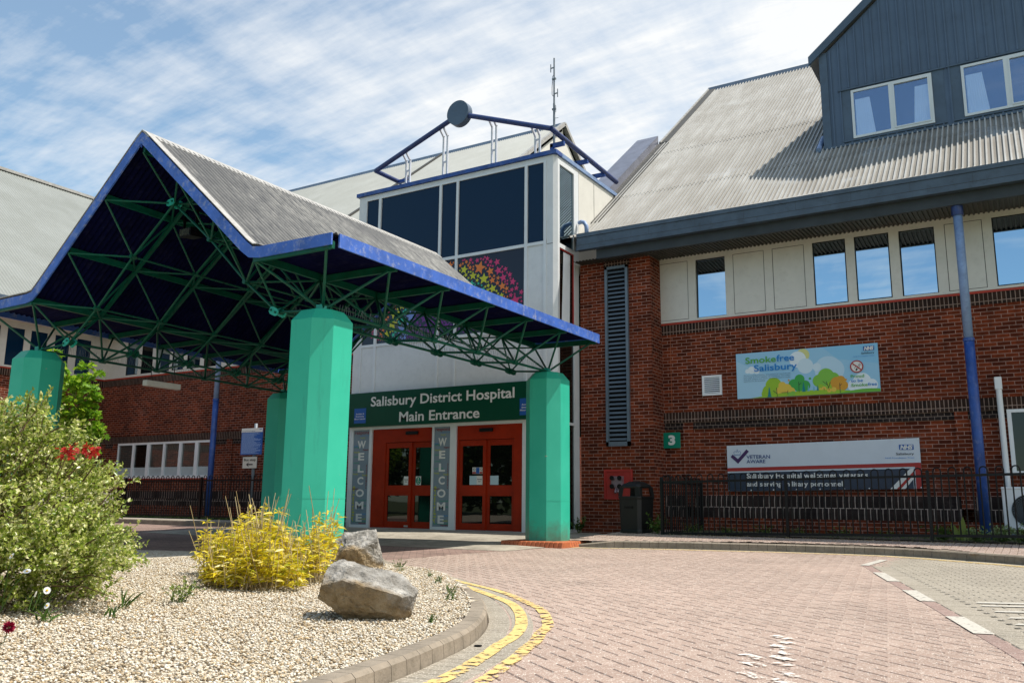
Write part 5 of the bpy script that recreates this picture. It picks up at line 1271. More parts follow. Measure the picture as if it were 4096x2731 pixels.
YA_ = PY-.016
PG, PB = flat('poster_green', (.10, .38, .04), .5), flat('poster_blue', (.0, .20, .58), .5)
text('Smoke', 'lettering', (-5.195, -4.545, 3.535, 3.665), YA_, PG, sm, bold=.012); text('free', 'lettering', (-4.53, -4.165, 3.535, 3.675), YA_, PB, sm, bold=.012)
text('Salisbury', 'lettering', (-5.015, -4.115, 3.355, 3.49), YA_, PB, sm, bold=.012)
M['smalltxt'] = flat('small_print', (.10, .16, .22), .6)
for k, t_ in enumerate(('We are creating a healthier environment for everyone and', 'have made all of our hospital site smokefree. This means', 'that staff, patients and visitors are not allowed to smoke', 'anywhere on the premises.')):
    text(t_, 'small_print', (-5.243, -4.262 if k < 3 else -4.78, 3.265-.042*k, 3.289-.042*k), YA_, M['smalltxt'], sm, depth=.001)
def nhs(x0, x1, z0, z1, y, parent, small):
    b = MB().box(x0, x1, y-.002, y, z0, z1).build('logo_box', M['nhsblue'], parent)
    text('NHS', 'logo_lettering', (x0+(x1-x0)*.07, x1-(x1-x0)*.05, z0+(z1-z0)*.13, z1-(z1-z0)*.13), y-.002, M['textwhite'], b, depth=.001, bold=.06, shear=.22)
nhs(-2.80, -2.593, 3.622, 3.712, YA_, sm, 0)
text('Salisbury', 'lettering', (-2.843, -2.596, 3.558, 3.592), YA_, M['textblack'], sm, bold=.01, depth=.001); text('NHS Foundation Trust', 'lettering', (-2.998, -2.595, 3.505, 3.525), YA_, PB, sm, depth=.001)
text('Proud', 'lettering', (-3.07, -2.815, 3.09, 3.15), YA_, PG, sm, bold=.012); text('to be', 'lettering', (-3.07, -2.845, 2.998, 3.058), YA_, PB, sm, bold=.012)
text('Smoke', 'lettering', (-3.07, -2.757, 2.91, 2.968), YA_, PG, sm, bold=.012); text('free', 'lettering', (-2.752, -2.588, 2.912, 2.972), YA_, PB, sm, bold=.012)
q = MB(); q.xz(circle(-2.944, 3.312, .128, 36), YA_-.001, YA_); q.build('symbol_disc', M['textwhite'], sm, uv=False)
q = MB(); o1, i1 = circle(-2.944, 3.312, .128, 36), circle(-2.944, 3.312, .104, 36)
for k in range(36): q.poly([(p[0], YA_-.0025, p[1]) for p in (o1[k], o1[(k+1) % 36], i1[(k+1) % 36], i1[k])])
q.poly([(-3.035, YA_-.003, 3.375), (-3.018, YA_-.003, 3.392), (-2.853, YA_-.003, 3.249), (-2.870, YA_-.003, 3.232)]); q.build('prohibition_ring', M['bannerred'], sm, uv=False)
q = MB(); q.poly([(-2.975, YA_-.002, 3.238), (-2.945, YA_-.002, 3.225), (-2.925, YA_-.002, 3.262), (-2.955, YA_-.002, 3.275)])
for a, b in (((-2.95, 3.27), (-2.89, 3.365)), ((-2.925, 3.262), (-2.87, 3.35)), ((-2.89, 3.365), (-2.87, 3.35)), ((-2.99, 3.27), (-2.96, 3.33)), ((-2.96, 3.33), (-2.99, 3.36)), ((-2.99, 3.36), (-3.02, 3.335))):
    d = (Vector(b)-Vector(a)).normalized()*.004; q.poly([(a[0]+d.y, YA_-.002, a[1]-d.x), (b[0]+d.y, YA_-.002, b[1]-d.x), (b[0]-d.y, YA_-.002, b[1]+d.x), (a[0]-d.y, YA_-.002, a[1]+d.x)])
q.build('cigarette', M['textblack'], sm, uv=False)

vb = thing('veterans_banner', (-3.8, WY, .83), 'white, red and navy banner welcoming veterans, fixed low behind the black fence', 'banner')
ZB = lambda x, z: z+.016*(x+5.68)          # hung with a slight rise to the right
def bpoly(ps, y, name, mat, t=.002): return MB().xz([(u, ZB(u, v)) for u, v in ps], y-t, y).build(name, mat, vb, uv=False)
q = MB(); n_ = 40        # banner sheet with faint ripples
xs_ = [-5.68+3.775*k/n_ for k in range(n_+1)]; i = q.pts([(x, WY-.02-.006*math.sin(k*.9)*(k % 5 == 0), ZB(x, .825)) for k, x in enumerate(xs_)]); j = q.pts([(x, WY-.02, ZB(x, 1.79)) for x in xs_]); 
for k in range(n_): q.face((i+k, i+k+1, j+k+1, j+k))
q.build('sheet', M['bannerw'], vb, smooth=True)
bpoly([(-5.68, 1.245), (-1.905, 1.245), (-1.905, 1.318), (-5.68, 1.318)], WY-.028, 'red_band', M['bannerred']); bpoly([(-2.015, .826), (-1.905, .826), (-1.905, 1.245), (-2.015, 1.245)], WY-.028, 'red_side', M['bannerred'])
bpoly([(-5.68, .826), (-2.06, .826), (-2.06, 1.212), (-5.68, 1.212)], WY-.029, 'navy_field', M['navy'])
bpoly([(-2.48, .826), (-2.21, .826), (-2.045, 1.02), (-2.045, 1.21), (-2.10, 1.21)], WY-.031, 'white_stripe', M['textwhite']); bpoly([(-2.36, .826), (-2.29, .826), (-2.045, 1.09), (-2.045, 1.155)], WY-.033, 'red_stripe', M['bannerred'])
text('Salisbury Hospital welcomes veterans', 'lettering', (-5.27, -2.868, 1.09+.012, 1.19+.012), WY-.032, M['textwhite'], vb, bold=.022); text('and serving military personnel', 'lettering', (-5.275, -3.35, .935, 1.03), WY-.032, M['textwhite'], vb, bold=.022)
text('VETERAN', 'lettering', (-5.262, -4.766, 1.508, 1.583), WY-.025, M['textnavy'], vb, bold=.012); text('AWARE', 'lettering', (-5.262, -4.868, 1.415, 1.487), WY-.025, M['textnavy'], vb, bold=.012)
MB().xz([(-5.60, 1.552), (-5.555, 1.603), (-5.445, 1.505), (-5.255, 1.707), (-5.205, 1.66), (-5.445, 1.408)], WY-.028, WY-.024).build('tick', M['purple'], vb, uv=False)
q = MB(); cr_ = [(-5.52, 1.585), (-5.53, 1.65), (-5.50, 1.675), (-5.475, 1.645), (-5.455, 1.685), (-5.435, 1.645), (-5.41, 1.675), (-5.38, 1.65), (-5.39, 1.585)]
for a, b in list(zip(cr_, cr_[1:]))+[((-5.52, 1.585), (-5.39, 1.585)), ((-5.515, 1.60), (-5.395, 1.60)), ((-5.455, 1.685), (-5.455, 1.715)), ((-5.468, 1.70), (-5.442, 1.70))]:
    d = (Vector(b)-Vector(a)).normalized()*.004; q.poly([(a[0]+d.y, WY-.026, a[1]-d.x), (b[0]+d.y, WY-.026, b[1]-d.x), (b[0]-d.y, WY-.026, b[1]+d.x), (a[0]-d.y, WY-.026, a[1]+d.x)])
q.build('crown_emblem', flat('crown_blue', (.12, .22, .42), .5), vb, uv=False)
nhs(-2.272, -2.012, 1.628, 1.728, WY-.025, vb, 0)
text('Salisbury', 'lettering', (-2.335, -2.013, 1.530, 1.574), WY-.025, M['textblack'], vb, bold=.01); text('NHS Foundation Trust', 'lettering', (-2.531, -2.013, 1.462, 1.488), WY-.025, PB, vb)
q = MB()
for k in range(9):
    x = -5.65+k*.465
    for z in (1.775, .845): q.tube((x, WY-.018, ZB(x, z)), (x, WY-.040, ZB(x, z)), .013, 10)
q.build('fixing_button', M['white'], vb)
n3 = thing('number_sign', (-6.95, WY, 1.77), 'small green plate with white number 3 on the brick wall', 'sign')
MB().box(-7.135, -6.705, WY-.06, WY-.045, 1.765, 2.115).build('plate', flat('plate_green', (.0, .20, .12), .35), n3, bevel=.008)
text('3', 'lettering', (-6.985, -6.825, 1.85, 2.045), WY-.060, M['textwhite'], n3, bold=.05)
# air conditioner
ac = thing('air_conditioner', (.2, 17.6, .17), 'white outdoor air conditioning unit with black round fan at the right edge', 'air conditioner')
q = MB(); q.box(-.585, .45, 17.60, 17.95, .17, .90); q.box(-.59, .455, 17.59, 17.96, .86, .905); q.build('casing', M['white'], ac, bevel=.012)
q = MB(); q.tube((-.18, 17.59, .50), (-.18, 17.60, .50), .275, 40); gr = q.build('fan_grille', M['black'], ac)
q = MB()
for r_ in (.09, .12, .15, .18, .21, .24, .268):
    ps = circle(-.18, .50, r_, 36)
    for a, b in zip(ps, ps[1:]+ps[:1]): q.tube((a[0], 17.583, a[1]), (b[0], 17.583, b[1]), .003, 4, cap=False)
for k in range(36):
    a = 2*math.pi*k/36; q.tube((-.18+.07*math.cos(a), 17.580, .5+.07*math.sin(a)), (-.18+.27*math.cos(a+.35), 17.580, .5+.27*math.sin(a+.35)), .003, 4, cap=False)
q.build('grille_wires', M['grey'], gr, uv=False)
q = MB(); q.tube((-.18, 17.575, .50), (-.18, 17.59, .50), .075, 24); q.build('fan_hub', M['white'], gr)
q = MB(); q.box(-.5, -.42, 17.62, 17.9, .0, .17); q.box(.3, .38, 17.62, 17.9, .0, .17); q.build('foot', M['grey'], ac)
# litter bin
bn_ = thing('litter_bin', (-6.95, 16.25, -.05), 'black square litter bin with open hood beside the fence end', 'litter bin')
def sqring(c, h, z, ch=.06):
    x, y = c; a = h-ch
    return [(x+a, y-h, z), (x+h, y-a, z), (x+h, y+a, z), (x+a, y+h, z), (x-a, y+h, z), (x-h, y+a, z), (x-h, y-a, z), (x-a, y-h, z)]
def rotc(ps, c, a): return [(c[0]+(p[0]-c[0])*math.cos(a)-(p[1]-c[1])*math.sin(a), c[1]+(p[0]-c[0])*math.sin(a)+(p[1]-c[1])*math.cos(a), p[2]) for p in ps]
bc = (-6.95, 16.25); ba = R(-12)
def loft(q, rings, cap=True):
    ids = [q.pts(r_) for r_ in rings]; n_ = len(rings[0])
    for a, b in zip(ids, ids[1:]):
        for k in range(n_): q.face((a+k, a+(k+1) % n_, b+(k+1) % n_, b+k))
    if cap: q.face(range(ids[-1], ids[-1]+n_))
q = MB(); loft(q, [rotc(sqring(bc, h, z), bc, ba) for h, z in ((.262, -.06), (.262, .02), (.25, .05), (.270, .64), (.282, .66), (.282, .69), (.262, .70), (.235, .69))]); q.build('bin_body', M['binblack'], bn_, bevel=.006)
q = MB()
for sx in (-1, 1):
    for sy in (-1, 1):
        ps = [rotc([(bc[0]+sx*u, bc[1]+sy*v, z) for u, v in ((.26-.02*t, .15-.02*t), (.26-.02*t, .26-.02*t), (.15-.02*t, .26-.02*t), (.20-.02*t, .20-.02*t))], bc, ba) for z, t in ((.70, 0), (.88, 1))]
        loft(q, ps if sx*sy > 0 else [p[::-1] for p in ps])
loft(q, [rotc(sqring(bc, h, z), bc, ba) for h, z in ((.245, .86), (.25, .89), (.22, .93), (.13, .985), (.04, 1.0))])
q.build('bin_hood', M['binblack'], bn_, bevel=.006)
q = MB(); q.box(bc[0]-.10, bc[0]+.10, bc[1]-.278, bc[1]-.268, .46, .50)
q.v = rotc(q.v, bc, ba); q.build('bin_plate', M['black'], bn_)

# ------------------------------------------------------------------ bow-top fences
def fence(label, xs, y, zf, group, ret=None):
    f = thing('bow_top_fence', (xs[0], y, zf(xs[0])), label, 'fence', group)
    def panel(a, b, za, zb):
        a = Vector(a); b = Vector(b); L_ = (b-a).length; d = (b-a)/L_; zl = lambda t: za+(zb-za)*t/L_
        r = MB()
        for h, s in ((.035, .045), (1.00, .042)): r.bar((*a, za+h), (*b, zb+h), .014 if h > .5 else .02, s)
        r.build('rail', M['black'], f, uv=False)
        q = MB(); n_ = max(2, round(L_/.2196)); pit = L_/n_
        for k in range(n_):
            t0 = pit*(k+.25); t1 = pit*(k+.75); rr = (t1-t0)/2
            ps = [(a+d*t0, zl(t0)+.03), (a+d*t0, zl(t0)+1.08)]+[(a+d*((t0+t1)/2-rr*math.cos(math.pi*e/6)), zl(t0)+1.08+rr*math.sin(math.pi*e/6)) for e in range(1, 6)]+[(a+d*t1, zl(t1)+1.08), (a+d*t1, zl(t1)+.03)]
            q.path([(p.x, p.y, z) for p, z in ps], .0118, 6)
        q.build('bow_top_bars', M['black'], f, uv=False)
    def post(p, z):
        q = MB(); q.box(p[0]-.024, p[0]+.024, p[1]-.024, p[1]+.024, z-.1, z+1.08); q.hexa([(p[0]-.026, p[1]-.026, z+1.08), (p[0]+.026, p[1]-.026, z+1.08), (p[0]+.026, p[1]+.026, z+1.08), (p[0]-.026, p[1]+.026, z+1.08)], [(p[0]-.01, p[1]-.01, z+1.10), (p[0]+.01, p[1]-.01, z+1.10), (p[0]+.01, p[1]+.01, z+1.10), (p[0]-.01, p[1]+.01, z+1.10)])
        q.build('fence_post', M['black'], f, uv=False)
    for x in xs: post((x, y), zf(x))
    for a, b in zip(xs, xs[1:]): panel((a+.03, y), (b-.03, y), zf(a), zf(b))
    if ret:
        for a, b in zip(ret, ret[1:]): panel((a[0], a[1]+.03), (b[0], b[1]-.03), zf(a[0]), zf(b[0])); post(b, zf(b[0]))
fence('black bow topped railing on the right pavement in front of the veterans banner', [-6.27, -3.90, -1.58, .75, 3.0], 15.9, lambda x: -.035+.018*(x+6.27), 'black bow topped railings', [(-6.27, 15.9), (-6.27, 18.2)])
fence('black bow topped railing beyond the road under the left windows', [-29.8, -26.4, -22.95, -19.62, -16.3, -14.95], 15.9, lambda x: .06, 'black bow topped railings')
# parking notice and bus stop sign on one pole
kx = lambda x: x*16.1/15.3; kz = lambda z: .57+(z-.57)*16.1/15.3
sp = thing('sign_post', (-17.88, 16.1, .03), 'grey pole carrying a blue parking notice and a small Bus stop plate', 'sign post')
MB().tube((-17.88, 16.13, .0), (-17.88, 16.13, kz(2.469)), .042, 12).build('pole', M['grey'], sp, smooth=True)
x0, x1, z0, z1 = kx(-17.43), kx(-16.665), kz(1.68), kz(2.35)
pb = MB().box(x0, x1, 16.06, 16.075, z0, z1).build('parking_board', M['nhsblue'], sp)
MB().box(x0, x1, 16.056, 16.061, z1-.11, z1).build('white_header', M['textwhite'], pb)
text('Parking Terms & Conditions', 'header_lettering', (x0+.03, x0+.52, z1-.095, z1-.065), 16.056, M['textnavy'], pb, depth=.001); text('NHS', 'header_lettering', (x1-.12, x1-.03, z1-.05, z1-.02), 16.056, M['nhsblue'], pb, depth=.001, bold=.03)
q = MB(); z = z1-.135; M['noticeline'] = flat('notice_print', (.30, .42, .66), .5); q2 = random.Random(3)
while z > z0+.03:
    wd = q2.choice((.9, .75, .6, .45, .86, .68)); xx = x0+.025
    while xx < x0+(x1-x0)*wd:
        l_ = q2.uniform(.02, .07); q.poly([(xx, 16.0585, z-.006), (xx+l_, 16.0585, z-.006), (xx+l_, 16.0585, z+.006), (xx, 16.0585, z+.006)]); xx += l_+.009
    z -= .0215
q.build('small_print', M['noticeline'], pb, uv=False)
x0, x1, z0, z1 = kx(-17.32), kx(-16.81), kz(1.337), kz(1.621)
bb = MB().box(x0-.012, x1+.012, 16.062, 16.075, z0-.012, z1+.012).build('plate_border', M['textblack'], sp, bevel=.02)
MB().box(x0, x1, 16.056, 16.0615, z0, z1).build('bus_stop_plate', flat('plate_cream', (.60, .57, .50), .5), bb, bevel=.002)
text('Bus stop', 'lettering', (x0+.05, x1-.04, z1-.105, z1-.04), 16.0555, M['textblack'], bb, bold=.02)
mx_ = (x0+x1)/2; zc = z0+.10
MB().xz([(mx_-.13, zc), (mx_-.04, zc+.058), (mx_-.02, zc+.058), (mx_-.065, zc+.016), (mx_+.12, zc+.016), (mx_+.12, zc-.016), (mx_-.065, zc-.016), (mx_-.02, zc-.058), (mx_-.04, zc-.058)], 16.0535, 16.0558).build('arrow', M['textblack'], bb, uv=False)

# ------------------------------------------------------------------ plants
def leafmesh(name, P, D, Ln, Wd, mat, parent, seed=1, fold=.25, droop=0.0, shape='leaf'):
    """many small leaves: P base points, D directions"""
    rs = np.random.RandomState(seed); P = np.asarray(P, float); D = np.asarray(D, float); n = len(P)
    D = D/np.linalg.norm(D, axis=1, keepdims=True)
    up_ = np.array([0, 0, 1.])+rs.normal(0, .55, (n, 3)); Sd = np.cross(D, up_); Sd /= np.linalg.norm(Sd, axis=1, keepdims=True)+1e-9; Nn = np.cross(Sd, D)
    Ln = np.broadcast_to(np.asarray(Ln, float).reshape(-1, 1), (n, 1)); Wd = np.broadcast_to(np.asarray(Wd, float).reshape(-1, 1), (n, 1))
    if shape == 'leaf':
        prof = [(0, 0, 0), (.45, .5, fold), (1, 0, 0), (.45, -.5, fold)]; faces = [(0, 1, 2), (0, 2, 3)]
    elif shape == 'lance':
        prof = [(0, 0, 0), (.3, .5, fold), (.65, .4, fold), (1, 0, 0), (.65, -.4, fold), (.3, -.5, fold), (.3, 0, 0), (.65, 0, 0)]; faces = [(0, 1, 6), (1, 2, 7, 6), (2, 3, 7), (3, 4, 7), (4, 5, 6, 7), (5, 0, 6)]
    else:   # maple: five points
        prof = [(0, 0, 0), (.25, .45, .1), (.45, .28, 0), (.7, .5, .1), (.68, .18, 0), (1, 0, -.05), (.68, -.18, 0), (.7, -.5, .1), (.45, -.28, 0), (.25, -.45, .1)]; faces = [(0, 1, 2), (2, 3, 4), (4, 5, 6), (6, 7, 8), (8, 9, 0), (0, 2, 4, 6, 8)]
    V = np.zeros((n, len(prof), 3))
    for k, (t, s, f) in enumerate(prof):
        dz = -droop*(t**2)
        V[:, k] = P+D*Ln*t+Sd*Wd*s+Nn*Wd*f
        V[:, k, 2] += (dz*Ln[:, 0])
    V = V.reshape(-1, 3); m_ = len(prof)
    mb = bpy.data.meshes.new(name); F = []
    li = []; ls = []; lt = []; off = 0
    for f in faces:
        pass
    arr = [np.asarray(f)[None]+(np.arange(n)*m_)[:, None] for f in faces]
    loops = np.concatenate([a.ravel() for a in arr]); tot = np.concatenate([np.full(n, len(f)) for f in faces]); start = np.concatenate([[0], np.cumsum(tot)[:-1]])
    mb.vertices.add(len(V)); mb.vertices.foreach_set('co', V.ravel()); mb.loops.add(len(loops)); mb.loops.foreach_set('vertex_index', loops)
    mb.polygons.add(len(tot)); mb.polygons.foreach_set('loop_start', start); mb.polygons.foreach_set('loop_total', tot)
    mb.update(); mb.validate(); mb.materials.append(mat)
    o = bpy.data.objects.new(name, mb); COL.objects.link(o); adopt(o, parent); return o
def rdir(rs, n, zb=0.): d = rs.normal(0, 1, (n, 3)); d[:, 2] += zb; return d/np.linalg.norm(d, axis=1, keepdims=True)

# big cotoneaster at the left, a sprawling mound of small variegated leaves
bc = np.array((0, 0, CAMZ))+5.3*np.array(fw+rt*((-150*1.7415-2048)/3424.4)-up*((1285*1.7415-1365.5)/3424.4))
bush = thing('shrub', (float(bc[0]), float(bc[1]), -.08), 'large sprawling shrub with small pale variegated leaves at the left edge of the gravel', 'shrub')
rs = np.random.RandomState(11); P = []; D = []; stems = MB()
view = np.array(fw)
cnt = 0
while cnt < 2900:
    d = rdir(rs, 1, .25)[0]
    if d[2] < -.25: continue
    nz = noise.noise(Vector(d*2.3))*.26+noise.noise(Vector(d*5.5))*.17
    r0 = 1.0*(1+nz)*rs.uniform(.80, 1.06)
    tip = bc+d*np.array([r0*.98, r0*.98, r0*.99]);
    if tip[2] < -.06: tip[2] = -.06+rs.uniform(0, .06)
    ax = d*.8+rdir(rs, 1, .5)[0]*.55; ax /= np.linalg.norm(ax); L_ = rs.uniform(.10, .26)
    a = tip-ax*L_*.6; cnt += 1
    n_ = int(rs.uniform(16, 28))
    for k in range(n_):
        t = k/n_; p = a+ax*L_*t; P.append(p); D.append(ax*.45+rdir(rs, 1, .2)[0])
    if cnt % 2 == 0: stems.tube(a-ax*.12, a+ax*L_, .0035, 4, .0015, cap=False)
for k in range(70):     # limbs from the root crown
    d = rdir(rs, 1, .35)[0]; d[2] = abs(d[2])
    root = np.array((bc[0]+rs.normal(0, .15), bc[1]+rs.normal(0, .15), -.08)); e = bc+d*.85; mid_ = (root+e)/2+np.array((0, 0, .12))
    stems.path([root, mid_, e], [.014, .009, .004], 5)
stems.build('branches', M['twig'], bush, uv=False)
# a second pass fills the inside of the mound so it is not see-through
for _ in range(15000):
    d = rdir(rs, 1, .2)[0]; r0 = rs.uniform(.5, .95); p = bc+d*r0
    if p[2] < -.06: continue
    P.append(p); D.append(rdir(rs, 1, .2)[0])
Ln = rs.uniform(.020, .038, len(P)); leafmesh('leaves', P, D, Ln, Ln*.66, M['leafbush'], bush, 3)
P2 = []; D2 = []; bc2 = np.array((0, 0, CAMZ))+5.05*np.array(fw+rt*((120*1.7415-2048)/3424.4)-up*((1290*1.7415-1365.5)/3424.4))
for _ in range(420):
    d = rdir(rs, 1, .3)[0]; d[2] = abs(d[2])*.9-.1; r0 = .36*rs.uniform(.6, 1.25); tip = bc2+d*np.array((r0*1.15, r0*1.15, r0*.75)); tip[2] = max(tip[2], -.05)
    ax = d*.8+rdir(rs, 1, .4)[0]*.5; ax /= np.linalg.norm(ax); L_ = rs.uniform(.08, .2); a = tip-ax*L_*.6
    for k in range(20): P2.append(a+ax*L_*k/20); D2.append(ax*.45+rdir(rs, 1, .2)[0])
Ln = rs.uniform(.018, .032, len(P2)); leafmesh('skirt_leaves', P2, D2, Ln, Ln*.62, M['leafbush'], bush, 13)
P = []; D = []; st = MB()
def vpt(x, y, dep):      # point dep metres along the optical axis (used to lay out the shrub's sprays in space)
    return np.array((0, 0, CAMZ))+dep*np.array(fw+rt*((x*1.7415-2048)/3424.4)-up*((y*1.7415-1365.5)/3424.4))
for (x0, y0, x1, y1, dep) in ((170, 1265, 300, 1215, 5.0), (150, 1290, 318, 1232, 5.1), (180, 1300, 285, 1240, 5.0), (160, 1240, 290, 1165, 5.2), (180, 1285, 300, 1305, 5.05), (150, 1330, 270, 1335, 5.0), (120, 1345, 262, 1372, 4.9), (160, 1225, 255, 1185, 5.2), (140, 1050, 205, 1000, 5.4), (190, 1105, 235, 1062, 5.4), (100, 1000, 175, 985, 5.3), (60, 960, 70, 905, 5.3), (140, 1310, 250, 1270, 4.95)):
    a, b = vpt(x0, y0, dep), vpt(x1, y1, dep-.1); m_ = (a+b)/2+np.array((0, 0, .03)); st.path([a, m_, b], [.005, .004, .0015], 4)
    for k in range(60):
        t = rs.uniform(.05, 1); p = (1-t)**2*a+2*t*(1-t)*m_+t*t*b+rs.normal(0, .012+.035*(1-t), 3); P.append(p); D.append((b-a)/np.linalg.norm(b-a)*.7+rdir(rs, 1, .2)[0]*.8)
st.build('spray_stems', M['twig'], bush, uv=False); Ln = rs.uniform(.018, .034, len(P)); leafmesh('spray_leaves', P, D, Ln, Ln*.5, M['leafspray'], bush, 4)

# golden dwarf bamboo
bam = thing('bamboo_clump', (-6.1, 5.9, -.08), 'clump of golden yellow dwarf bamboo with dry canes in front of the nearest column', 'bamboo')
rs = np.random.RandomState(21); P = []; D = []; Ls = []; cn = MB(); 
def ginz(x, y): return gz(x, y)-.005
A0, A1 = np.array((-5.75, 4.75)), np.array((-5.55, 6.75))
spots = []
tries = 0
while len(spots) < 430 and tries < 20000:
    tries += 1
    # footprint seen from the camera: v 450..770 across, base 1300-1335
    dep = rs.uniform(6.15, 7.55); x = rs.uniform(472, 752)
    u = (x-612)/145; front = 6.15+.28*abs(u)**2+(.35 if x > 690 else 0)
    if dep < front: continue
    p = vpt(x, 1300, dep); X, Y = p[0], p[1]
    if (X+7.6)**2+(Y-7.83)**2 < .42**2: continue
    spots.append((X, Y, u, dep))
for X, Y, u, dep in spots:
    h = (.47+.15*math.cos(u*5.5+.6))*rs.uniform(.55, 1.12)*(.72 if dep < 6.5 else 1)
    lean = rs.normal(0, .16, 2); z0 = gz(X, Y)-.01; top = np.array((X+lean[0]*h, Y+lean[1]*h, z0+h)); b0 = np.array((X, Y, z0))
    dry = rs.uniform() < .45; top = b0+(top-b0)*(1.22 if dry else .92)
    cn.tube(b0, top, .0042 if dry else .0028, 4, .0022, cap=False)
    for k in range(int(rs.uniform(20, 40) if not dry else rs.uniform(2, 9))):
        t = rs.uniform(.12, 1.0)**.8; 
        if dry: t *= .7
        p = b0+(top-b0)*t; d = rdir(rs, 1, .35)[0]; d[2] = abs(d[2])*.6+.1; P.append(p); D.append(d); Ls.append(rs.uniform(.045, .115))
cn.build('canes', M['cane'], bam, uv=False); Ls = np.array(Ls); leafmesh('leaves', P, D, Ls, Ls*.15+.005, M['leafbamboo'], bam, 5, .22, .35, 'lance')

# maple behind the far-left column
def crown(tree, blobs, n, rs, size, mat, shape='leaf', zb=.1, wd=.9, droop=.1):
    P = []; D = []
    for (cx, cy, cz, rx, ry, rz_, k) in blobs:
        for _ in range(int(n*k)):
            d = rdir(rs, 1, .15)[0]; r_ = rs.uniform(.25, 1)**.45*(1+.25*noise.noise(Vector(d*3+Vector((cx, cy, cz)))))
            P.append((cx+d[0]*rx*r_, cy+d[1]*ry*r_, cz+d[2]*rz_*r_)); q_ = rdir(rs, 1, zb)[0]; q_[2] *= .5; D.append(q_)
    s_ = rs.uniform(size*.7, size*1.3, len(P)); return leafmesh('crown', P, D, s_, s_*wd, mat, tree, 9, .1, droop, shape)
rs = np.random.RandomState(31); MD = 19.0
mt = vpt(170, 1000, MD)
mp_ = thing('maple_tree', (float(mt[0]), float(mt[1]), 0), 'young maple with bright yellow green leaves behind the far left column', 'tree')
k_ = MD/1966
bl = []
for (x, y, r_, w_) in ((128, 812, 14, .4), (135, 850, 22, .8), (150, 895, 38, 1.5), (185, 880, 30, 1.2), (205, 900, 25, .9), (195, 845, 16, .35), (222, 860, 12, .2), (165, 940, 42, 1.6), (205, 945, 26, .9), (180, 990, 38, 1.5), (215, 985, 22, .7), (195, 1030, 28, 1.0), (150, 1010, 40, 1.4), (225, 915, 14, .3), (232, 1000, 14, .3), (140, 960, 40, 1.2)):
    p = vpt(x, y, MD+rs.uniform(-.2, .2)); bl.append((p[0], p[1], p[2], r_*k_, r_*k_, r_*k_*.8, w_))
crown(mp_, bl, 120, rs, .125, M['leafmaple'], 'maple')
q = MB(); q.path([(mt[0], mt[1], -.1), (mt[0]+.03, mt[1], .9), (mt[0]-.05, mt[1]+.05, 1.9), tuple(vpt(135, 850, MD))], [.05, .042, .03, .01], 8)
for x, y in ((200, 890), (215, 940), (205, 1000), (130, 960), (190, 860)): q.path([(mt[0], mt[1], 1.0), tuple((np.array(mt)*.5+vpt(x, y, MD)*.5)), tuple(vpt(x, y, MD))], [.025, .015, .005], 6)
q.build('trunk', M['bark'], mp_)
ar = thing('acer_bush', tuple(float(v) for v in (vpt(110, 1300, 5.0)[0], vpt(110, 1300, 5.0)[1], -.05)), 'thin red leaved acer sprays poking out of the shrub below the maple', 'shrub')
P = []; D = []; st = MB(); root = vpt(110, 1300, 5.0); root[2] = -.08
for x0, y0, x1, y1 in ((150, 1100, 232, 1030), (150, 1090, 205, 1021), (130, 1090, 172, 1022), (130, 1100, 150, 1030), (150, 1080, 218, 1026), (135, 1090, 165, 1034)):
    a, b = vpt(x0, y0, 4.9), vpt(x1, y1, 4.55); st.path([a, (a+b)/2+np.array((0, 0, .02)), b], [.0025, .002, .001], 4)
    for k in range(26):
        t = rs.uniform(.72, 1.0); p = a+(b-a)*t+rs.normal(0, .010, 3)*np.array((1, 1, .5)); P.append(p); q_ = rdir(rs, 1, -.2)[0]; q_[2] *= .3; D.append(q_)
st.build('branches', M['twig'], ar, uv=False); leafmesh('leaves', P, D, rs.uniform(.018, .034, len(P)), .022, M['leafred'], ar, 6, .1, .3, 'maple')

# weeds, grass tufts and border plants
def weed(loc, h, n, label, mat='weed', spread=1.0, seed=1, blade=False, group=None, cat='weed'):
    rs = np.random.RandomState(seed); t = thing('weed', loc, label, cat, group); P = []; D = []; st = MB()
    for k in range(n):
        a = rs.uniform(0, 6.28); r_ = rs.uniform(.1, 1)*spread*h; top = np.array((loc[0]+r_*math.cos(a), loc[1]+r_*math.sin(a), loc[2]+h*rs.uniform(.4, 1))); b0 = np.array(loc)+rs.normal(0, .02*spread, 3)*np.array((1, 1, 0)); b0[2] = loc[2]-.01
        if blade: P.append(b0); D.append(top-b0)
        else:
            st.tube(b0, top, .0025, 4, .0012, cap=False)
            for e in range(6): u = rs.uniform(.3, 1); P.append(b0+(top-b0)*u); D.append(rdir(rs, 1, .3)[0])
    if blade: leafmesh('blades', P, D, np.linalg.norm(np.array(D), axis=1), .012, M[mat], t, seed, .2, .25, 'lance')
    else: st.build('stems', M['weed'], t, uv=False); leafmesh('leaves', P, D, rs.uniform(.35, .6, len(P))*h*.36, h*.11, M[mat], t, seed)
    return t
weed((-8.72, 17.2, -.09), .38, 26, 'dark green leafy weed growing at the foot of the tower corner', spread=.75, seed=2)
weed((-6.45, 16.12, -.05), .42, 26, 'leafy weed with pale edged leaves between the bin and the fence post', spread=.8, seed=3)
weed((-5.9, 16.6, 0), .20, 20, 'low green weed just behind the first fence panel near its post', spread=1.4, seed=4)
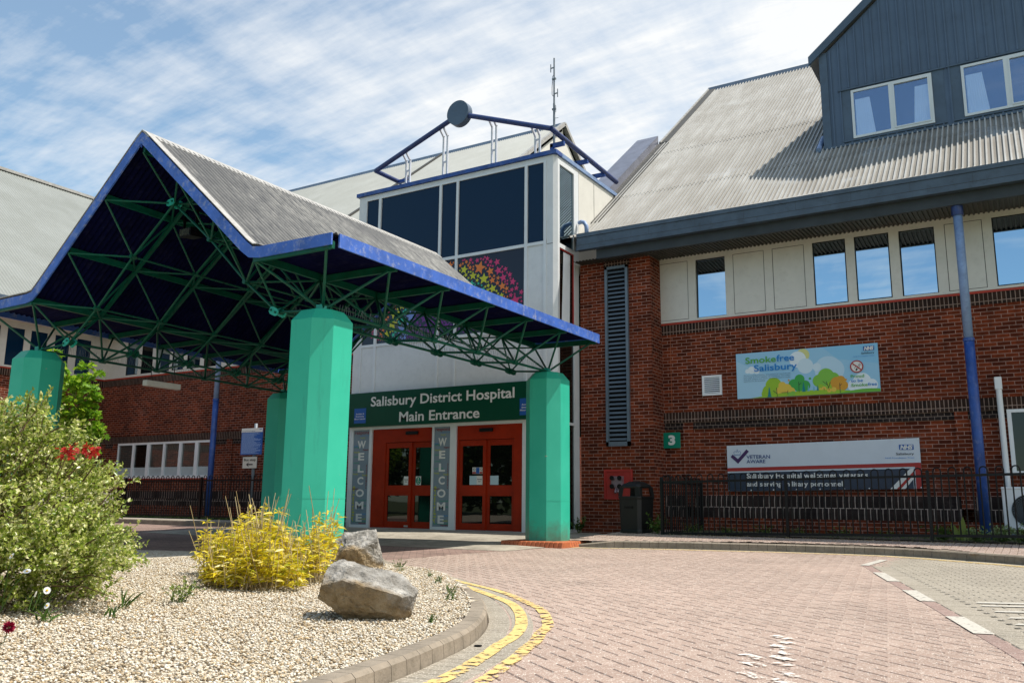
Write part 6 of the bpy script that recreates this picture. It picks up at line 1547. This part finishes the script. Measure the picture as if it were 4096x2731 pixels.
for k, (x, lab) in enumerate(((-5.2, 'leafy weed behind the first fence panel under the left end of the banner'), (-4.5, 'weed with tiny yellow flowers behind the first fence panel'), (-3.95, 'green weed at the foot of the second fence post'), (-3.1, 'low weed behind the second fence panel, left part'), (-2.4, 'low weed behind the second fence panel, right part'))):
    weed((x, 16.5+.1*k, 0), .17+.03*(k % 2), 22, lab, spread=1.6, seed=10+k)
for k, (x, y, h, lab, mt_) in enumerate(((-1.45, 16.35, .26, 'dark green plants right behind the third fence post', 'weed'), (-.95, 16.25, .24, 'bright pale ground plant at the foot of the blue downpipe, left of it', 'weedpale'), (-.60, 16.3, .30, 'silvery pale leaved plant in front of the blue downpipe', 'weedpale'), (-.25, 16.2, .26, 'bright pale plant below the air conditioning unit', 'weedpale'), (.1, 16.4, .3, 'green leafy plant at the right edge under the air conditioner', 'weed'))):
    weed((x, y, 0), h, 46, lab, mt_, spread=1.3, seed=30+k, cat='plant')
tl = thing('broad_leaf_plant', (-1.17, 16.2, 0), 'tall bright yellow green upright leaves behind the fence left of the blue downpipe', 'plant')
leafmesh('leaves', [(-1.17, 16.2, 0), (-1.2, 16.2, 0), (-1.14, 16.2, 0), (-1.1, 16.22, 0)], [(.1, 0, 1), (-.35, 0, 1), (.4, .1, .8), (.7, 0, .6)], [.42, .34, .28, .25], [.12, .10, .09, .08], M['leafspray'], tl, 8, .1, .05, 'lance')
gs = MB(); rs = np.random.RandomState(8); P = []; D = []
for _ in range(5200):
    x = rs.uniform(-6.2, 2.5); y = rs.uniform(15.96, 17.6)
    if rs.uniform() > (.25 if x < -1.6 else 1): continue
    P.append((x, y, 0)); d = rdir(rs, 1, 1.5)[0]; D.append(d)
tag(leafmesh('grass', P, D, rs.uniform(.05, .12, len(P)), .008, M['weed'], None, 4, .1, .2, 'lance'), 'short grass growing in the strip between railing and wall', 'grass', kind='stuff')
P = []; D = []
for _ in range(2600):
    P.append((rs.uniform(-29, -15), rs.uniform(15.84, 16.1), .03)); D.append(rdir(rs, 1, 1.2)[0])
tag(leafmesh('verge_grass', P, D, rs.uniform(.05, .13, len(P)), .012, M['weed'], None, 4, .1, .2, 'lance'), 'short rough grass under the far railing on the left', 'grass', kind='stuff')
P = []; D = []
for _ in range(900):
    x = rs.uniform(-6.2, 3); P.append((x, 15.84+rs.normal(0, .03), ptop(x, 15.84))); D.append(rdir(rs, 1, .4)[0])
tag(leafmesh('dry_grass', P, D, rs.uniform(.02, .06, len(P)), .006, M['cane'], None, 4, .1, .2, 'lance'), 'dry straw coloured grass along the foot of the right railing', 'grass', kind='stuff')
P = []; D = []
for _ in range(420):
    x, y = ((rs.normal(-4.9, .5), rs.normal(3.6, .45)) if rs.uniform() < .6 else (rs.normal(-5.6, .4), rs.normal(5.3, .5)))
    if inpoly((x, y), isl_poly): P.append((x, y, gz(x, y)+.008)); q_ = rdir(rs, 1, 0)[0]; q_[2] *= .25; D.append(q_)
M['litter'] = island('dry_leaf_litter', [(0, (.10, .06, .03)), (.6, (.24, .15, .07)), (1, (.36, .27, .14))], .8, .2)
tag(leafmesh('leaf_litter', P, D, rs.uniform(.012, .035, len(P)), .012, M['litter'], None, 4, .2, .1), 'dry brown leaf litter caught on the gravel round the plants', 'leaf litter', kind='stuff')
# flower tufts at the front left, each a thing
weed((-4.95, 2.95, -.07), .20, 26, 'tuft of long green strap leaves at the foot of the shrub, front left', 'weed', .8, 41, True, cat='plant')
weed((-4.72, 3.32, -.07), .17, 12, 'small tuft of strap leaves on the gravel beside the daisies', 'weed', .8, 42, True, cat='plant')
weed((-4.55, 2.75, -.07), .12, 14, 'low green tuft on the gravel nearest the left edge', 'weed', 1.1, 43, True, cat='plant')
weed((-4.42, 3.05, -.07), .09, 9, 'tiny green tuft on bare gravel in front of the shrub', 'weed', 1.1, 44, True, cat='plant')
weed((-4.75, 3.75, -.07), .16, 18, 'trailing green shoot at the foot of the shrub on the right', 'leafspray', 1.2, 45, cat='plant')
isk = [p for p in offset(ISL, .19)]
for k, (x, y, h, lab) in enumerate(((-5.15, 6.50, .10, 'small green weed at the kerb behind the front boulder'), (-4.55, 6.15, .12, 'weed with a yellow flower beside the kerb'), (-4.25, 5.86, .11, 'middle weed along the inside of the curved kerb'), (-3.78, 5.36, .13, 'bushy weed inside the kerb near its bend'), (-3.55, 5.05, .09, 'dry topped weed inside the kerb at the bend'), (-2.98, 4.05, .07, 'tiny weed at the right foot of the front boulder'), (-5.0, 5.5, .14, 'broad leaved green weed between bamboo and front boulder'), (-5.45, 6.85, .16, 'feathery green weed at the foot of the rear boulder'))):
    weed((x, y, -.09), h*.6, 11, lab, 'weed', .8, 60+k)
def daisy(p, r_, face, label, root, mats=('petal', 'pollen'), n=16):
    t = thing('flower', p, label, 'flower'); f = Vector(face).normalized(); u = f.orthogonal().normalized(); w_ = f.cross(u); c = Vector(p); q = MB()
    for k in range(n):
        a = 2*math.pi*k/n; d = u*math.cos(a)+w_*math.sin(a); e = f.cross(d); q.poly([c+d*r_*.2-e*r_*.06, c+d*r_*.75-e*r_*.16, c+d*r_+f*r_*.05, c+d*r_*.75+e*r_*.16, c+d*r_*.2+e*r_*.06])
    q.build('petals', M[mats[0]], t, uv=False)
    q = MB(); q.tube(c, c+f*r_*.22, r_*.32, 10, r_*.18); q.build('centre', M[mats[1]], t, uv=False)
    q = MB(); q.path([c, (c+Vector(root))/2+Vector((0, 0, .03)), Vector(root)], .0025, 5); q.build('stem', M['weed'], t, uv=False)
for p, r_, rt_, lab, fa in ((vpt(27, 1276, 4.6), .019, vpt(5, 1390, 4.6), 'white daisy with yellow centre highest on the shrub, left edge', (-.1, -1, .6)), (vpt(62, 1311, 4.5), .020, vpt(0, 1405, 4.4), 'white daisy on a long bent stalk in front of the shrub', (.5, -.5, 1)), (vpt(108, 1355, 4.45), .020, vpt(75, 1400, 4.4), 'white daisy drooping beside the strap leaves', (.9, -.2, .1)), (vpt(82, 1364, 4.45), .018, vpt(65, 1405, 4.4), 'white daisy lying low behind the drooping one', (-.6, -.6, .2)), (vpt(108, 1390, 4.4), .018, vpt(95, 1410, 4.4), 'white daisy almost on the gravel', (.2, -.9, .5))):
    daisy(tuple(p), r_, fa, lab, tuple(rt_))
p = vpt(20, 1440, 3.6); t = thing('flower', tuple(p), 'single crimson pompom flower at the bottom left corner', 'flower')
rs = np.random.RandomState(4); d = rdir(rs, 260, .3); leafmesh('petals', np.repeat(p[None], 260, 0)+d*.008, d, .020, .007, M['crimson'], t, 3, .1, 0, 'leaf')
q = MB(); q.path([tuple(p), tuple(vpt(8, 1475, 3.6)), tuple(vpt(-40, 1500, 3.6))], .002, 5); q.build('stem', M['weed'], t, uv=False)

# ------------------------------------------------------------------ rocks and stone bench
def rock(name, label, loc, size, rotz, tilt, seed, mat, cuts):
    bm = bmesh.new(); bmesh.ops.create_cube(bm, size=2); bmesh.ops.subdivide_edges(bm, edges=bm.edges[:], cuts=56, use_grid_fill=True)
    rm = Matrix.Rotation(rotz, 3, 'Z') @ Matrix.Rotation(tilt[0], 3, 'X') @ Matrix.Rotation(tilt[1], 3, 'Y')
    for v in bm.verts:
        p = v.co.copy(); s_ = Vector((max(-.95, min(.95, p.x)), max(-.95, min(.95, p.y)), max(-.95, min(.95, p.z)))); n_ = (p-s_*.72).normalized(); p = s_*.95+n_*.06
        for (cn_, cd) in cuts:
            c = Vector(cn_).normalized(); e = p.dot(c)-cd
            if e > 0: p -= c*e*.96
        o = Vector((seed*7.1, seed*3.3, seed)); q_ = Vector((p.x*size[0], p.y*size[1], p.z*size[2]))
        h = noise.fractal(q_*4+o, 1, 2, 3)*.014-abs(noise.noise(q_*7+o))*.014+noise.fractal(q_*30+o, .9, 2, 5)*.008-max(0, .05-abs(noise.noise(q_*8+o*2)))*.16
        q_ += n_*h; v.co = rm @ q_
    me = bpy.data.meshes.new(name); bm.to_mesh(me); bm.free(); me.materials.append(mat); o = bpy.data.objects.new(name, me); COL.objects.link(o); o.location = loc; return tag(o, label, 'boulder', 'limestone boulders by the kerb')
vr = math.atan2(rt.y, rt.x)
rock('boulder', 'slab shaped grey boulder with ochre face, the front one of the two on the gravel', (-3.48, 4.08, .0), (.285, .17, .140), vr, (R(16), R(15)), 1, M['rock'], [((1, .2, .8), 1.16), ((-1, -.1, .9), 1.10), ((-.9, -.5, -1), .98), ((.25, -1, -.45), .92), ((1, -.5, -.1), 1.0)])
rock('boulder', 'upright grey boulder standing behind the front slab, by the bamboo', (-5.79, 6.62, .03), (.27, .19, .21), vr+.15, (R(16), R(-7)), 2, M['rock2'], [((-1, -.2, .8), .80), ((.7, -1, .1), .78), ((-.3, -1, -.2), .72), ((0, -.3, 1), .80), ((1, 0, .1), .82)])
sb_ = thing('stone_bench', (-9.15, 6.15, -.08), 'rough pale stone bench half hidden behind the shrub', 'bench')
def roughbox(name, c, h, ang, seed, mat, parent):
    bm = bmesh.new(); bmesh.ops.create_cube(bm, size=2); bmesh.ops.subdivide_edges(bm, edges=bm.edges[:], cuts=12, use_grid_fill=True); rm = Matrix.Rotation(ang, 3, 'Z')
    for v in bm.verts:
        p = Vector((v.co.x*h[0], v.co.y*h[1], v.co.z*h[2])); k_ = noise.fractal(p*6+Vector((seed, 0, 0)), 1, 2, 4)*.02; p = p*(1-.04*(v.co.length-1))+v.co.normalized()*k_; v.co = rm @ p+Vector(c)
    me = bpy.data.meshes.new(name); bm.to_mesh(me); bm.free(); me.materials.append(mat); o = bpy.data.objects.new(name, me); COL.objects.link(o); adopt(o, parent); return o
roughbox('bench_slab', (-9.50, 5.68, .53), (.62, .22, .09), R(62), 1, M['stonewhite'], sb_); roughbox('bench_leg', (-9.28, 5.98, .17), (.10, .20, .26), R(62), 2, M['stonewhite'], sb_); roughbox('bench_leg', (-9.70, 5.28, .17), (.10, .20, .26), R(62), 3, M['stonewhite'], sb_)

# ------------------------------------------------------------------ trees behind the viewpoint (seen only as reflections in the door glass)
rs = np.random.RandomState(77)
def bigtree(x, y, h, w_, label):
    t = thing('tree', (x, y, -.3), label, 'tree', 'trees behind the viewpoint'); bl = []
    for k in range(12):
        a = rs.uniform(0, 6.28); r_ = rs.uniform(0, .6)*w_; bl.append((x+r_*math.cos(a), y+r_*math.sin(a), h*rs.uniform(.12, .85), w_*.5, w_*.5, h*.17, 1))
    crown(t, bl, 260, rs, .55, M['tree'], 'leaf', .1, .7)
    q = MB(); q.path([(x, y, -.3), (x+.1, y, h*.4), (x, y+.1, h*.8)], [.16, .11, .03], 8)
    for k in range(5): b = bl[k]; q.path([(x, y, h*.3), (b[0], b[1], b[2])], [.06, .015], 6)
    q.build('trunk', M['bark'], t)
for k, (x, y, h, w_) in enumerate(((-52, -15, 9, 5), (-46, -18, 9.5, 5), (-40, -15, 9, 5), (-35, -17, 10, 5), (-30, -14, 9, 4.6), (-25, -17, 9.5, 4.8), (-19, -18, 8, 4.4), (-12, -20, 8, 4.4))):
    bigtree(x, y, h, w_, 'leafy tree standing across the road behind the viewpoint')
